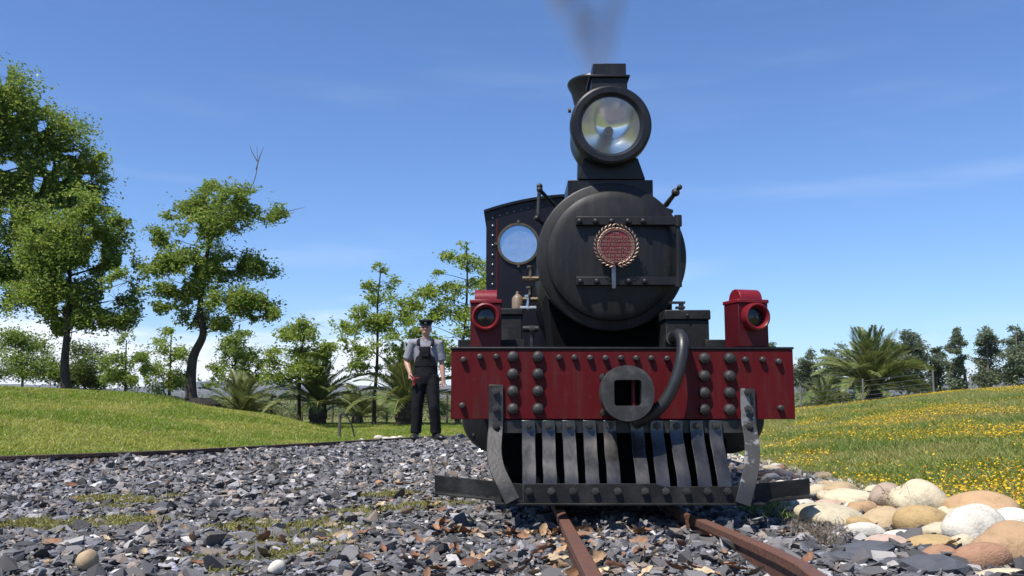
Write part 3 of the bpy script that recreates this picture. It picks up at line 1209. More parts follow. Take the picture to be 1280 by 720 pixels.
# --- handrail stubs on the boiler sides
for pts in (((674.5, 233, 0.75), (672.5, 276, 0.75)), ((674.5, 237, 0.75), (694, 258, 0.85)), ((671, 273, 0.75), (683, 284, 0.85))):
    a, b_ = LP(*pts[0]), LP(*pts[1])
    rr = 0.012
    o_ = MB().tube([a, b_], rr, 12)
    o_.ball(a, 0.019)
    o_.build("handrail", iron, loco)
a, b_ = LP(849.5, 234, 0.75), LP(832, 257, 0.85)
hr = MB().tube([a, b_], [0.011, 0.017], 12)
hr.ball(a * 0.72 + b_ * 0.28, 0.026).ball(a, 0.017)
hr.build("handrail", iron, loco)
# small valve gear on the boiler flank
for (x, y, d), m in (((663, 346, 1.0), brass), ((662, 372, 1.0), brass), ((660, 383, 0.9), steel)):
    c = LP(x, y, d)
    b = MB()
    b.tube([c + Vector((-0.05, 0, -0.012)), c + Vector((0.05, 0, -0.012))], 0.016, 12)
    b.tube([c + Vector((0.0, 0, -0.02)), c + Vector((0.005, 0, 0.055))], [0.016, 0.010], 12)
    b.lathe([(0.055, 0.004), (0.058, 0.022), (0.070, 0.022), (0.072, 0.004)], c, 'Z', 14)
    b.build("valve", m, loco)
c = LP(647, 390, 1.0)
MB().lathe([(0, 0.036), (0.085, 0.036), (0.10, 0.026), (0.112, 0.012), (0.13, 0.010)], c, 'Z', 22).build("oil_can", mat("tan_can", (0.16, 0.115, 0.075), 0.5, var=0.25), loco)
c = LP(665, 434, 0.3)
b = MB().tube([c, c + Vector((0, 0, 0.10))], 0.012, 12)
b.tube([c + Vector((-0.05, 0, 0.10)), c + Vector((0.035, 0, 0.10))], 0.017, 12)
b.build("hand_lever", iron, loco)
link("pin_head", NUT, loco, LP(612, 1, 0.3) * 0 + c + Vector((0.0, -0.012, 0.10)))

# --- sand boxes either side of the smokebox
def sandbox(xa_, xb2, ztop, zlid, y0, y1, clasp):
    b = MB().box(xa_, xb2, y0, y1, BZ1 - 0.011, zlid)
    o_ = b.build("sand_box", dusty_black, loco, bev=0.004)
    MB().box(xa_ - 0.008, xb2 + 0.008, y0 - 0.012, y1 + 0.01, zlid + 0.001, ztop).build("lid", dusty_black, o_, bev=0.006)
    if clasp:
        k = LP(852, 383, y0 + 0.05)
        cb = MB().tube([(k.x, y0 + 0.06, ztop - 0.002), (k.x, y0 + 0.06, ztop + 0.045)], 0.014, 12)
        cb.box(k.x - 0.065, k.x + 0.02, y0 + 0.045, y0 + 0.075, ztop + 0.040, ztop + 0.052)
        cb.box(k.x - 0.03, k.x + 0.018, y0 + 0.04, y0 + 0.08, ztop + 0.012, ztop + 0.024)
        cb.build("clasp", iron, o_)
    return o_


p, q = LP(832, 387.5, 0.22), LP(888, 400, 0.22)
sb = sandbox(p.x, q.x - 0.008, p.z, q.z, 0.22, 0.62, True)
link("rivet", RIVET, sb, LP(859, 394, 0.205))
p, q = LP(612, 385.5, 0.45), LP(652, 394, 0.45)
sandbox(p.x, q.x, p.z, q.z, 0.45, 0.85, False)

# --- marker lamps
def marker(px, top, bot, w_px, yaw, parent):
    base = LP(px, bot, 0.07)
    s_ = 1.0 / pxm(BY + 0.07)
    hw = w_px / 2 * s_
    hh = (bot - top) * s_
    e = link("marker_lamp", MB().box(-hw, hw, -0.075, 0.075, 0.0, hh * 0.735).mesh("marker_lamp", lamp_red_dull), parent,
             (base.x, 0.085, BZ1 + 0.014), (0, 0, yaw))
    bevel(e, 0.004)
    MB().box(-hw - 0.004, hw + 0.004, -0.082, 0.082, hh * 0.736, hh * 0.80).build("cap", lamp_red, e, bev=0.004)
    b = MB()
    n = 14
    pf = [(math.cos(math.pi * k / n) * 0.062, math.sin(math.pi * k / n) * hh * 0.19) for k in range(n + 1)]
    vs = [(sx * hw * 0.74, y, hh * 0.801 + z) for sx in (-1, 1) for y, z in pf]
    m_ = n + 1
    fs = [tuple(range(m_)), tuple(range(m_, 2 * m_))[::-1]] + [(k, k + 1, m_ + k + 1, m_ + k) for k in range(n)] + [(0, m_, 2 * m_ - 1, m_ - 1)]
    b.add(vs, fs)
    b.build("hood", lamp_red, e, bev=0.003)
    cz = hh * 0.50
    r0 = 17.2 * s_
    MB().lathe([(0.002, r0 * 0.70), (-0.040, r0 * 0.74), (-0.050, r0 * 0.86), (-0.046, r0 * 0.98), (-0.030, r0), (0.004, r0)], (0, -0.075, cz), n=40,
               closed_ends=False).build("bezel", lamp_red, e, angle=50)
    MB().lathe([(-0.016, 0.002), (-0.014, r0 * 0.3), (-0.008, r0 * 0.72), (0.0, r0 * 0.73)], (0, -0.075, cz), n=32, closed_ends=False).build("lens", darkglass, e, angle=60)
    return e


marker(607.5, 360.5, 434, 38, 0.0, loco)
marker(934.5, 360.5, 434.5, 41, R(15), loco)

# --- cab
CBY = 2.83
ce = LP(605, 262, CBY)
CW = -ce.x
ZE = ce.z
ZC = LP(693, 246, CBY).z + 0.02
wl_ = LP(648, 305, CBY)
WR = 25.0 / (FPX / ((BY + CBY) * CT + (wl_.z - CAM_Z) * ST))


def arc_top(hw, ze, zc, n=16):
    return [(hw - 2 * hw * k / n, ze + (zc - ze) * (1 - (1 - 2 * k / n) ** 2)) for k in range(n + 1)]


def circ(cx, cz, r, n=36):
    return [(cx + math.cos(2 * math.pi * k / n) * r, cz + math.sin(2 * math.pi * k / n) * r) for k in range(n)]


hw = CW - 0.025
outer = [(-hw, 0.62), (hw, 0.62)] + arc_top(hw, ZE - 0.02, ZC - 0.02)
holes = [circ(sx * wl_.x, wl_.z, WR)[::-1] for sx in (1, -1)]
cabf = MB().plate(outer, holes, CBY, CBY + 0.012)
cab = cabf.build("cab", cab_black, loco, smooth=False)
for sx in (-1, 1):
    MB().box(sx * hw - 0.006, sx * hw + 0.006, CBY + 0.013, CBY + 0.85, 0.62, ZE - 0.03).build("side_sheet", cab_black, cab)
    MB().box(sx * (hw - 0.085) - 0.006, sx * (hw - 0.085) + 0.006, CBY - 0.004, CBY - 0.001, 0.75, ZE - 0.08).build("lining", lamp_red_dull, cab)
    wf = MB().lathe([(-0.004, WR - 0.012), (-0.016, WR - 0.008), (-0.016, WR + 0.010), (-0.001, WR + 0.014)], (sx * wl_.x, CBY, wl_.z), n=40, closed_ends=False)
    for k in range(4):
        a = R(90 * k)
        wf.lathe([(-0.022, 0.012), (0.0, 0.014)], (sx * wl_.x + math.cos(a) * (WR + 0.022), CBY, wl_.z + math.sin(a) * (WR + 0.022)), n=10)
    win = wf.build("window", brass, cab, angle=50)
    MB().lathe([(0.004, WR - 0.001), (0.008, WR - 0.001)], (sx * wl_.x, CBY, wl_.z), n=40).build("pane", glass_mat("cab_glass", (0.66, 0.74, 0.82), 0.05, dust=0.16), win)
    for k in range(14):
        link("rivet", RIVET_B, cab, (sx * (hw - 0.050), CBY, 1.02 + k * 0.083))
rib = arc_top(hw - 0.05, ZE - 0.075, ZC - 0.075, 24)
for k, p_ in enumerate(rib):
    link("rivet", RIVET, cab, (p_[0], CBY, p_[1]))
ro = arc_top(CW + 0.0, ZE - 0.008, ZC + 0.0, 20)
ri = [(x, z - 0.022) for x, z in ro][::-1]
MB().plate(ro + ri, [], CBY - 0.03, CBY + 0.95).build("roof", cab_black, cab, angle=30)
MB().box(-hw + 0.01, hw - 0.01, CBY + 0.80, CBY + 0.84, 0.62, 1.35).build("bunker", soot_shade, cab)

# --- frame, cylinders, wheels under the running plate
MB().box(-0.42, 0.42, 0.046, 3.6, 0.46, BZ1 - 0.04).build("frame", soot_shade, loco)
for sx in (-1, 1):
    cy = MB().lathe([(0.40, 0.03), (0.40, 0.15), (0.415, 0.19), (0.44, 0.20), (0.95, 0.20), (0.98, 0.18), (0.99, 0.03)], (sx * 0.64, 0, LP(0, 521, 0.5).z), n=48)
    cyl = cy.build("cylinder", black, loco)
    bolts(cyl, RIVET, [(sx * 0.64 + math.cos(a_) * 0.165, 0.408, LP(0, 521, 0.5).z + math.sin(a_) * 0.165) for a_ in [k * math.pi / 5 for k in range(10)]], "rivet")
    if sx > 0:
        continue
    dk = MB().tube([LP(600 if sx < 0 else 951, 566, 0.42), LP(600 if sx < 0 else 951, 556, 0.42) + Vector((0, 0.05, 0.02))], 0.014, 10)
    dk.tube([LP(597 if sx < 0 else 948, 566, 0.42), LP(604 if sx < 0 else 955, 565, 0.42)], 0.013, 10)
    dk.build("drain_cock", steel, loco)
for y, r in ((0.62, 0.23), (1.35, 0.36), (2.15, 0.36), (2.95, 0.36)):
    ax = MB().tube([(-0.40, y, r + 0.083), (0.40, y, r + 0.083)], 0.05, 12).build("axle", iron, loco)
    for sx in (-1, 1):
        x = sx * 0.335
        wv = MB().lathe([(-0.045, r - 0.06), (-0.045, r), (0.03, r + 0.004), (0.035, r + 0.022) if False else (0.045, r), (0.045, r - 0.06)], (x, y, r + 0.083), 'X', 40)
        wo = wv.build("wheel", iron, loco)
        sp = MB()
        for k in range(8):
            a_ = k * math.pi / 4
            sp.tube([(x, y, r + 0.083), (x, y + math.cos(a_) * (r - 0.05), r + 0.083 + math.sin(a_) * (r - 0.05))], 0.022, 8)
        sp.build("spokes", lamp_red_dull, wo)
MB().box(-0.30, 0.30, 0.62, 2.9, 0.20, 0.455).build("ash_pan", soot_shade, loco)
MB().box(LP(628, 0, 0.1).x, LP(893, 0, 0.1).x, 0.10, 0.60, 0.15, 0.455).build("gap_shade_block", soot_shade, loco, bev=0.01)  # added dark block that fills the gaps behind the bars with shade
for sx in (-1, 1):
    MB().box(sx * 0.62 - 0.03, sx * 0.62 + 0.03, 1.0, 3.0, 0.40, 0.46).build("coupling_rod", iron, loco, bev=0.004)
# ------------------------------------------------------------------ chimney smoke
def build_smoke():
    b = MB()
    c = Vector((LX, BY + CY, ch.z - 0.02))
    pts, rad = [], []
    for k in range(13):
        t = k / 12
        pts.append(c + Vector((-0.20 * t - 0.03 * math.sin(t * 5), 0.03 * t, 1.9 * t)))
        rad.append(0.14 + 0.68 * t)
    b.tube(pts, rad, 24)
    m = bpy.data.materials.new("smoke")
    m.use_nodes = True
    nt = m.node_tree
    nt.nodes.remove(nt.nodes["Principled BSDF"])
    pv = nt.nodes.new("ShaderNodeVolumePrincipled")
    pv.inputs["Color"].default_value = (0.56, 0.53, 0.51, 1)
    tc = nt.nodes.new("ShaderNodeTexCoord")
    mp = nt.nodes.new("ShaderNodeMapping")
    mp.inputs["Scale"].default_value = (1, 1, 0.7)
    nt.links.new(tc.outputs["Object"], mp.inputs[0])
    nz = nt.nodes.new("ShaderNodeTexNoise")
    nz.inputs["Scale"].default_value = 3.2
    nz.inputs["Detail"].default_value = 4
    nt.links.new(mp.outputs[0], nz.inputs["Vector"])
    # radial fall-off about the leaning axis of the plume
    sp = nt.nodes.new("ShaderNodeSeparateXYZ")
    nt.links.new(tc.outputs["Object"], sp.inputs[0])

    def mt(op, a, b_=None, clamp=False):
        n = nt.nodes.new("ShaderNodeMath")
        n.operation = op
        n.use_clamp = clamp
        for i, v in enumerate((a, b_)):
            if v is None:
                continue
            if isinstance(v, (int, float)):
                n.inputs[i].default_value = v
            else:
                nt.links.new(v, n.inputs[i])
        return n.outputs[0]
    t = mt('DIVIDE', sp.outputs["Z"], 1.9)
    ax = mt('ADD', sp.outputs["X"], mt('MULTIPLY', t, 0.20))
    r = mt('SQRT', mt('ADD', mt('MULTIPLY', ax, ax), mt('MULTIPLY', sp.outputs["Y"], sp.outputs["Y"])))
    rr = mt('ADD', 0.13, mt('MULTIPLY', t, 0.66))
    fall = mt('SUBTRACT', 1.0, mt('DIVIDE', r, rr), True)
    nn = mt('MULTIPLY', mt('SUBTRACT', nz.outputs["Fac"], 0.34, True), 3.2, True)
    dens = mt('MULTIPLY', mt('MULTIPLY', fall, nn), 6.4)
    nt.links.new(dens, pv.inputs["Density"])
    nt.links.new(pv.outputs[0], nt.nodes["Material Output"].inputs["Volume"])
    b.v = [tuple(Vector(v) - c) for v in b.v]
    o_ = b.build("smoke", m, None, c)
    tag(o_, "thin dark smoke rising from the locomotive chimney", "smoke", kind="stuff")


build_smoke()

# ------------------------------------------------------------------ trees
bark = mat("bark", (0.060, 0.048, 0.038), 0.9, var=0.4, scale=14, bump=0.8, bscale=40, stretch=(1, 1, 0.3), spec=0.2)
bark_grey = mat("bark_grey", (0.13, 0.115, 0.10), 0.9, var=0.35, scale=14, bump=0.7, bscale=40, stretch=(1, 1, 0.3), spec=0.2)
leafm = leaf_mat("leaf")


def leaves_mesh(name, P, size, base, var, up=0.55, m=None, aspect=0.5):
    """P: Nx3; one bent four-cornered leaf at each point"""
    n = len(P)
    nrm = rng.normal(0, 1, (n, 3))
    nrm[:, 2] = np.abs(nrm[:, 2]) + up
    nrm /= np.linalg.norm(nrm, axis=1)[:, None]
    a = rng.normal(0, 1, (n, 3))
    u = a - nrm * (a * nrm).sum(1)[:, None]
    u /= np.linalg.norm(u, axis=1)[:, None]
    w = np.cross(nrm, u)
    s = (size * rng.uniform(0.65, 1.3, n))[:, None]
    v0 = P - u * s * 0.5
    v1 = P + w * s * aspect * 0.5 + nrm * s * 0.12
    v2 = P + u * s * 0.5 - nrm * s * 0.08
    v3 = P - w * s * aspect * 0.5 + nrm * s * 0.12
    V = np.stack([v0, v1, v2, v3], 1).reshape(-1, 3)
    i = np.arange(n) * 4
    T = np.concatenate([np.stack([i, i + 1, i + 2], 1), np.stack([i, i + 2, i + 3], 1)])
    base = np.asarray(base)
    k = rng.random(n)
    c = np.where((k < 0.5)[:, None], base[0], np.where((k < 0.82)[:, None], base[1], base[2]))
    c = c * rng.lognormal(0, var, n)[:, None]
    return tri_mesh(name, V, T, m or leafm, np.repeat(np.clip(c, 0, 0.6), 4, axis=0))


OAK = [(0.115, 0.175, 0.033), (0.155, 0.22, 0.042), (0.21, 0.25, 0.066)]
OAK_D = [(0.075, 0.110, 0.024), (0.10, 0.14, 0.030), (0.13, 0.16, 0.042)]
YOUNG = [(0.145, 0.21, 0.038), (0.19, 0.255, 0.048), (0.25, 0.29, 0.07)]
GREYG = [(0.115, 0.145, 0.085), (0.15, 0.18, 0.11), (0.20, 0.22, 0.15)]


LOBE_K = 1.22


def tree(name, label, base, trunk_pts, trunk_r, lobes, n_leaves, leaf, cols, group=None, flat=0.62, clump=0.34, bm=bark, var=0.22, twigs=(), sub=(5, 9), holes=0.0, lobe_k=LOBE_K, hole_t=0.36):
    """lobes: (Vector centre, radius). Leaves sit in small sprays around twig ends inside each lobe."""
    root = tag(empty(name, base), label, "tree", group)
    base = Vector(base)
    b = MB()
    tp = smooth_path([Vector(p) for p in trunk_pts], 5)
    m_ = len(tp)
    rads = []
    for i in range(m_):
        t = i / (m_ - 1)
        rads.append(trunk_r * ((1.25 - 1.5 * t * 2.5) if t < 0.1 / 2 else 1.0) * (1 - 0.72 * t) if t > 0.05 else trunk_r * (1.35 - 7 * t))
    b.tube([p - base for p in tp], rads, 12)
    lobes = [(c, r * lobe_k) for c, r in lobes]
    tot = sum(r ** 2.2 for _, r in lobes)
    P = []
    for c, r in lobes:
        # limb from the trunk to the lobe
        cand = [p for p in tp if p.z < c.z - 0.15 * r] or [tp[m_ // 2]]
        st = min(cand, key=lambda p: (p - c).length + 0.25 * abs(p.z - (c.z - 0.7 * (c - p).length)))
        mid = st.lerp(c, 0.55) + Vector((rnd.uniform(-.1, .1), rnd.uniform(-.1, .1), rnd.uniform(-.02, .15))) * r * 2
        lr = max(0.010, trunk_r * 0.32 * min(1, r / (0.25 * (tp[-1] - tp[0]).length + 0.01)))
        b.tube([p - base for p in smooth_path([st, mid, c], 3)], [lr * (1 - 0.75 * k / 6) for k in range(7)], 6)
        ns = rnd.randint(*sub)
        nl = int(n_leaves * r ** 2.2 / tot)
        for k in range(ns):
            d = Vector((rnd.gauss(0, 1), rnd.gauss(0, 1), rnd.gauss(0, 0.75))).normalized() * r * (rnd.random() ** 0.5)
            e = c + Vector((d.x, d.y, d.z * flat))
            b.tube([c - base, c.lerp(e, 0.5) - base + Vector((0, 0, 0.03 * r)), e - base], [lr * 0.35, lr * 0.22, lr * 0.08], 4, caps=False)
            q = int(nl / ns * rnd.uniform(0.5, 1.6))
            if not q:
                continue
            g = rng.normal(0, 1, (q, 3)) * np.array([1, 1, 0.72]) * r * clump
            P.append(g + np.array(e))
    o_ = b.build("trunk", bm, root, angle=60)
    for tw in twigs:
        pts = [Vector(p) - base for p in tw]
        MB().tube(smooth_path(pts, 4), [0.014 * (1 - 0.8 * k / (len(pts) * 4 - 4)) for k in range(len(pts) * 4 - 3)], 5).build("bare_twig", bark_grey, root)
    P = np.concatenate(P)
    if holes:
        keep = vnoise(P[:, 0] + P[:, 1] * 0.6, P[:, 2] - P[:, 1] * 0.3, 1.0 / holes, rnd.randint(0, 99)) > hole_t
        P = P[keep]
    me = leaves_mesh("crown", P - np.array(base), leaf, cols, var)
    link("crown", me, root)
    return root


def px_lobes(lst, Y, depth=0.8, scale=1.0, ox=0, oy=0):
    out = []
    for x, y, r in lst:
        x, y, r = x / scale + ox, y / scale + oy, r / scale
        rr = r / pxm(Y)
        out.append((at(x, y, Y + rnd.uniform(-1, 1) * depth), rr))
    return out


def gz(x, y):
    return float(ground_h(x, y))


def px_base(px, Y):
    p = at(px, 500, Y)
    return Vector((p.x, Y, gz(p.x, Y) - 0.03))


# near oak, trunk left of the frame
Y = 19.0
bx = px_base(-75, Y)
tree("oak_tree", "large dense dark green oak whose crown rises above every other tree", bx,
     [bx, bx + Vector((0.05, 0, 1.2)), bx + Vector((0.2, 0, 2.6)), bx + Vector((0.3, 0, 4.2)), at(-40, 120, Y)], 0.17,
     px_lobes([(-30, 130, 55), (5, 122, 26), (18, 150, 42), (58, 165, 36), (92, 196, 28), (112, 212, 18), (30, 220, 58), (80, 238, 42), (112, 238, 18),
               (-40, 260, 80), (40, 295, 52), (-20, 350, 55), (6, 345, 34), (85, 285, 32), (-70, 190, 70), (-90, 320, 70), (-110, 240, 70), (55, 335, 24), (8, 98, 14), (48, 135, 16), (75, 148, 9), (125, 196, 8), (132, 225, 9), (100, 262, 16), (135, 262, 8)], Y, 1.0),
     125000, 0.082, OAK, "oaks on the lawn mound", flat=0.70, clump=0.24, sub=(14, 20), lobe_k=1.22, holes=0.30, hole_t=0.22)
# second oak
Y = 17.0
bx = px_base(82, Y)
tree("oak_tree", "oak with a forked dark trunk overlapped by the largest oak", bx,
     [bx, at(81, 455, Y), at(83, 425, Y), at(86, 380, Y), at(88, 320, Y)], 0.095,
     px_lobes([(108, 262, 22), (150, 278, 10), (60, 300, 30), (125, 300, 24), (80, 325, 34), (135, 335, 26), (160, 352, 17), (40, 350, 26), (95, 365, 34), (145, 375, 22), (60, 385, 24),
               (112, 398, 22), (30, 378, 16), (150, 400, 14), (168, 392, 8), (75, 410, 14), (178, 345, 8)], Y, 0.9),
     46000, 0.078, OAK, "oaks on the lawn mound", flat=0.62, clump=0.34, holes=0.3, lobe_k=1.28, sub=(9, 14),
     twigs=[[at(83, 440, Y), at(88, 425, Y), at(92, 400, Y), at(96, 380, Y)]])
# third oak, leaning trunk
Y = 17.4
bx = px_base(240, Y)
tree("oak_tree", "oak with a curved leaning trunk rising from a dark hump on the lawn crest", bx,
     [bx, at(238.5, 475, Y), at(242, 445, Y), at(254, 418, Y), at(250, 390, Y), at(255, 340, Y), at(268, 270, Y)], 0.115,
     px_lobes([(268, 246, 18), (300, 250, 20), (330, 264, 15), (348, 268, 9), (238, 262, 20), (215, 270, 9), (204, 296, 14), (250, 285, 22), (290, 282, 22), (192, 332, 14), (176, 338, 8), (220, 325, 22),
               (258, 330, 28), (296, 335, 22), (325, 338, 15), (216, 362, 18), (252, 372, 26), (292, 380, 22), (324, 382, 18), (340, 392, 9), (280, 405, 13), (242, 398, 16), (206, 385, 10), (310, 398, 9), (190, 300, 7), (262, 232, 9)], Y, 0.75),
     44000, 0.075, OAK, "oaks on the lawn mound", flat=0.60, clump=0.34, holes=0.28, lobe_k=1.25, sub=(9, 14),
     twigs=[[at(300, 250, Y), at(316, 230, Y), at(322, 205, Y), at(321, 182, Y)], [at(320, 212, Y), at(325, 195, Y), at(330, 183, Y)],
            [at(335, 270, Y), at(360, 264, Y), at(381, 259, Y)], [at(322, 202, Y), at(315, 190, Y), at(312, 180, Y)]])
# dark mound at its foot, its colour standing in for the oak's shadow
mb = px_base(250, 17.4)
mu = MB().lathe([(-0.1, 0.42), (0.03, 0.40), (0.10, 0.30), (0.15, 0.15), (0.16, 0.01)], (0, 0, 0), 'Z', 20)
o = mu.build("shadow_heap", mat("oak_shadow", (0.018, 0.014, 0.010), 0.95, var=0.5, scale=20, bump=1.0, bscale=60), None, mb)
tag(o, "low dark heap painted as shadow round the foot of the leaning oak", "oak_shadow")

YT = "young trees beyond the lawn"


def young(label, base_px, Y, trunk, lobes, scale, ox, oy, n, cols, leaf=0.10, lk=1.0, tr=0.05, depth=0.6, flat=0.75, holes=0.26):
    b_ = px_base(base_px, Y)
    tree("young_tree", label, b_, [b_] + [at(x, y, Y) for x, y in trunk], tr, px_lobes(lobes, Y, depth, scale, ox, oy), n, leaf, cols, YT, flat=flat * 0.85, clump=0.28, holes=holes, bm=bark, sub=(7, 12), lobe_k=1.55)


S3 = 2.572
young("slender young tree with airy tiered crown beside the man in overalls", 468, 20.5, [(468, 500), (471, 460), (472, 420), (472, 380), (476, 336)],
      [(455, 150, 22), (412, 200, 22), (470, 190, 30), (440, 250, 36), (385, 275, 24), (500, 245, 26), (370, 335, 34), (430, 325, 44), (500, 300, 42), (540, 260, 20), (350, 385, 24), (400, 405, 38), (460, 415, 38), (515, 375, 38), (380, 450, 24), (430, 460, 22), (330, 320, 14)],
      S3, 300, 280, 10743, YOUNG, 0.085)
young("pale young tree with broad top between two palms", 375, 20.8, [(374, 500), (375, 470), (376, 440), (384, 405)],
      [(195, 325, 26), (245, 325, 34), (165, 360, 32), (210, 390, 42), (135, 425, 34), (250, 425, 42), (180, 465, 42), (120, 500, 26), (280, 395, 24), (150, 500, 26), (225, 470, 26)],
      S3, 300, 280, 8595, YOUNG, 0.085)
young("tall young tree standing behind the man and the red marker lamp", 572, 20.0, [(572, 490), (577, 440), (582, 400), (584, 350), (583, 303)],
      [(728, 62, 18), (690, 105, 26), (740, 120, 34), (655, 200, 32), (700, 220, 42), (755, 195, 36), (600, 225, 32), (565, 262, 22), (640, 285, 42), (720, 295, 44), (680, 365, 42), (590, 325, 34), (760, 350, 36), (560, 350, 24), (640, 415, 34), (690, 440, 32), (620, 370, 34), (640, 160, 16)],
      S3, 300, 280, 12396, YOUNG, 0.085)
S2 = 2.4
young("conical young tree just behind the oak with the leaning trunk", 293, 23, [(293, 490), (294, 460), (296, 430), (300, 405)],
      [(725, 425, 22), (690, 478, 34), (740, 495, 34), (650, 535, 34), (700, 565, 42), (755, 555, 34), (630, 575, 18), (780, 520, 18), (700, 440, 18)], S2, 0, 240, 6942, OAK, 0.092)
young("flat-topped young tree between the two trunked oaks", 157, 25, [(157, 480), (157, 455), (158, 425)],
      [(390, 448, 22), (345, 500, 32), (410, 498, 34), (445, 530, 24), (380, 555, 42), (325, 560, 26), (420, 560, 26), (310, 515, 16)], S2, 0, 240, 6281, OAK, 0.092)
young("wispy young tree left of the leaning oak trunk", 212, 26, [(212, 480), (213, 455), (214, 420)],
      [(512, 425, 20), (500, 480, 32), (540, 498, 24), (465, 540, 28), (515, 570, 38), (555, 560, 22), (485, 450, 14)], S2, 0, 240, 5289, YOUNG, 0.092)
young("dark spreading tree low on the far side of the mound", 28, 28, [(28, 480), (28, 450), (30, 425)],
      [(30, 430, 34), (80, 450, 34), (130, 465, 26), (60, 505, 44), (120, 530, 38), (15, 545, 36), (150, 520, 24), (-20, 470, 40)], S2, 0, 240, 9090, OAK, 0.092, depth=0.9, flat=0.7, holes=0)
young("small bushy tree behind the forked oak trunk", 106, 29, [(106, 480), (106, 455), (107, 440)],
      [(255, 480, 32), (280, 530, 38), (230, 550, 34), (190, 560, 32), (265, 575, 30)], S2, 0, 240, 6942, OAK_D, 0.092, flat=0.7, holes=0)

# far windbreak trees on the right
S4 = 3.6
FT = "windbreak trees beyond the fence"


def far_tree(label, bpx, Y, trunk, lobes, n, cols=GREYG, leaf=0.19):
    p = at(bpx, 497, Y)
    b_ = Vector((p.x, Y, gz(p.x, Y) - 0.05))
    tree("windbreak_tree", label, b_, [b_] + [at(x / S4 + 940, y / S4 + 360, Y) for x, y in trunk], 0.13, px_lobes(lobes, Y, 1.2, S4, 940, 360), int(n * 1.7), leaf, cols, FT, flat=1.05, clump=0.32, bm=bark_grey, var=0.25, sub=(8, 12), holes=0.6, hole_t=0.24, lobe_k=1.28)


far_tree("windbreak tree just showing over the end of the red beam", 962, 62, [(85, 420), (85, 350), (85, 280)], [(85, 265, 18), (75, 310, 30), (95, 360, 34), (70, 410, 40), (160, 380, 26), (130, 430, 34)], 3000)
far_tree("rounded windbreak tree between the beam end and the big palm", 1010, 64, [(255, 440), (258, 380), (265, 310)], [(268, 305, 20), (245, 335, 26), (282, 350, 26), (230, 375, 34), (290, 400, 32), (215, 420, 34), (255, 440, 34)], 4200)
far_tree("windbreak tree half hidden by the left fronds of the big palm", 1040, 66, [(350, 440), (355, 360), (360, 290)], [(335, 288, 18), (400, 258, 18), (350, 325, 28), (398, 300, 26), (345, 380, 34), (400, 360, 34), (380, 420, 40)], 4200)
far_tree("bushy windbreak tree rising right behind the big palm", 1136, 60, [(700, 440), (700, 340), (705, 240)], [(690, 215, 22), (730, 225, 18), (708, 262, 40), (665, 280, 24), (745, 300, 36), (700, 325, 46), (755, 350, 32), (680, 390, 50), (740, 410, 44), (615, 240, 16), (605, 280, 24), (620, 340, 36), (770, 320, 14)], 7500)
far_tree("small pale windbreak tree beside the leaning slim one", 1172, 62, [(840, 450), (838, 380), (835, 310)], [(832, 282, 16), (850, 300, 18), (825, 330, 26), (850, 360, 26), (835, 405, 34), (855, 440, 28)], 2600, [(0.085, 0.11, 0.06), (0.11, 0.135, 0.075), (0.14, 0.16, 0.10)])
far_tree("slim pointed windbreak tree with a leaning bare stem", 1210, 58, [(962, 420), (948, 340), (925, 210)], [(920, 195, 12), (912, 225, 20), (925, 260, 22), (905, 285, 22), (925, 320, 26), (910, 360, 28), (918, 410, 30), (900, 440, 24), (935, 440, 20)], 4200)
far_tree("pointed windbreak tree second from the leaning slim one", 1237, 58, [(1062, 440), (1062, 340), (1055, 200)], [(1052, 190, 18), (1068, 222, 24), (1045, 240, 24), (1072, 275, 32), (1050, 310, 32), (1075, 345, 34), (1045, 385, 34), (1075, 415, 30), (1100, 400, 20)], 5200)
far_tree("broad windbreak tree farthest along the flowery slope", 1272, 57, [(1192, 430), (1192, 340), (1188, 200)], [(1183, 188, 18), (1200, 220, 26), (1170, 240, 26), (1205, 270, 34), (1165, 300, 30), (1210, 330, 38), (1180, 350, 38), (1200, 395, 40), (1165, 390, 28), (1225, 290, 26), (1240, 370, 30)], 6500)

# ------------------------------------------------------------------ palms
palm_leaf = leaf_mat("palm_leaf", 0.22, 0.42)
palm_stem = mat("palm_stem", (0.16, 0.17, 0.06), 0.6, var=0.25, scale=10)
palm_trunk = mat("palm_trunk", (0.055, 0.040, 0.028), 0.9, var=0.4, scale=18, bump=0.8, bscale=40)


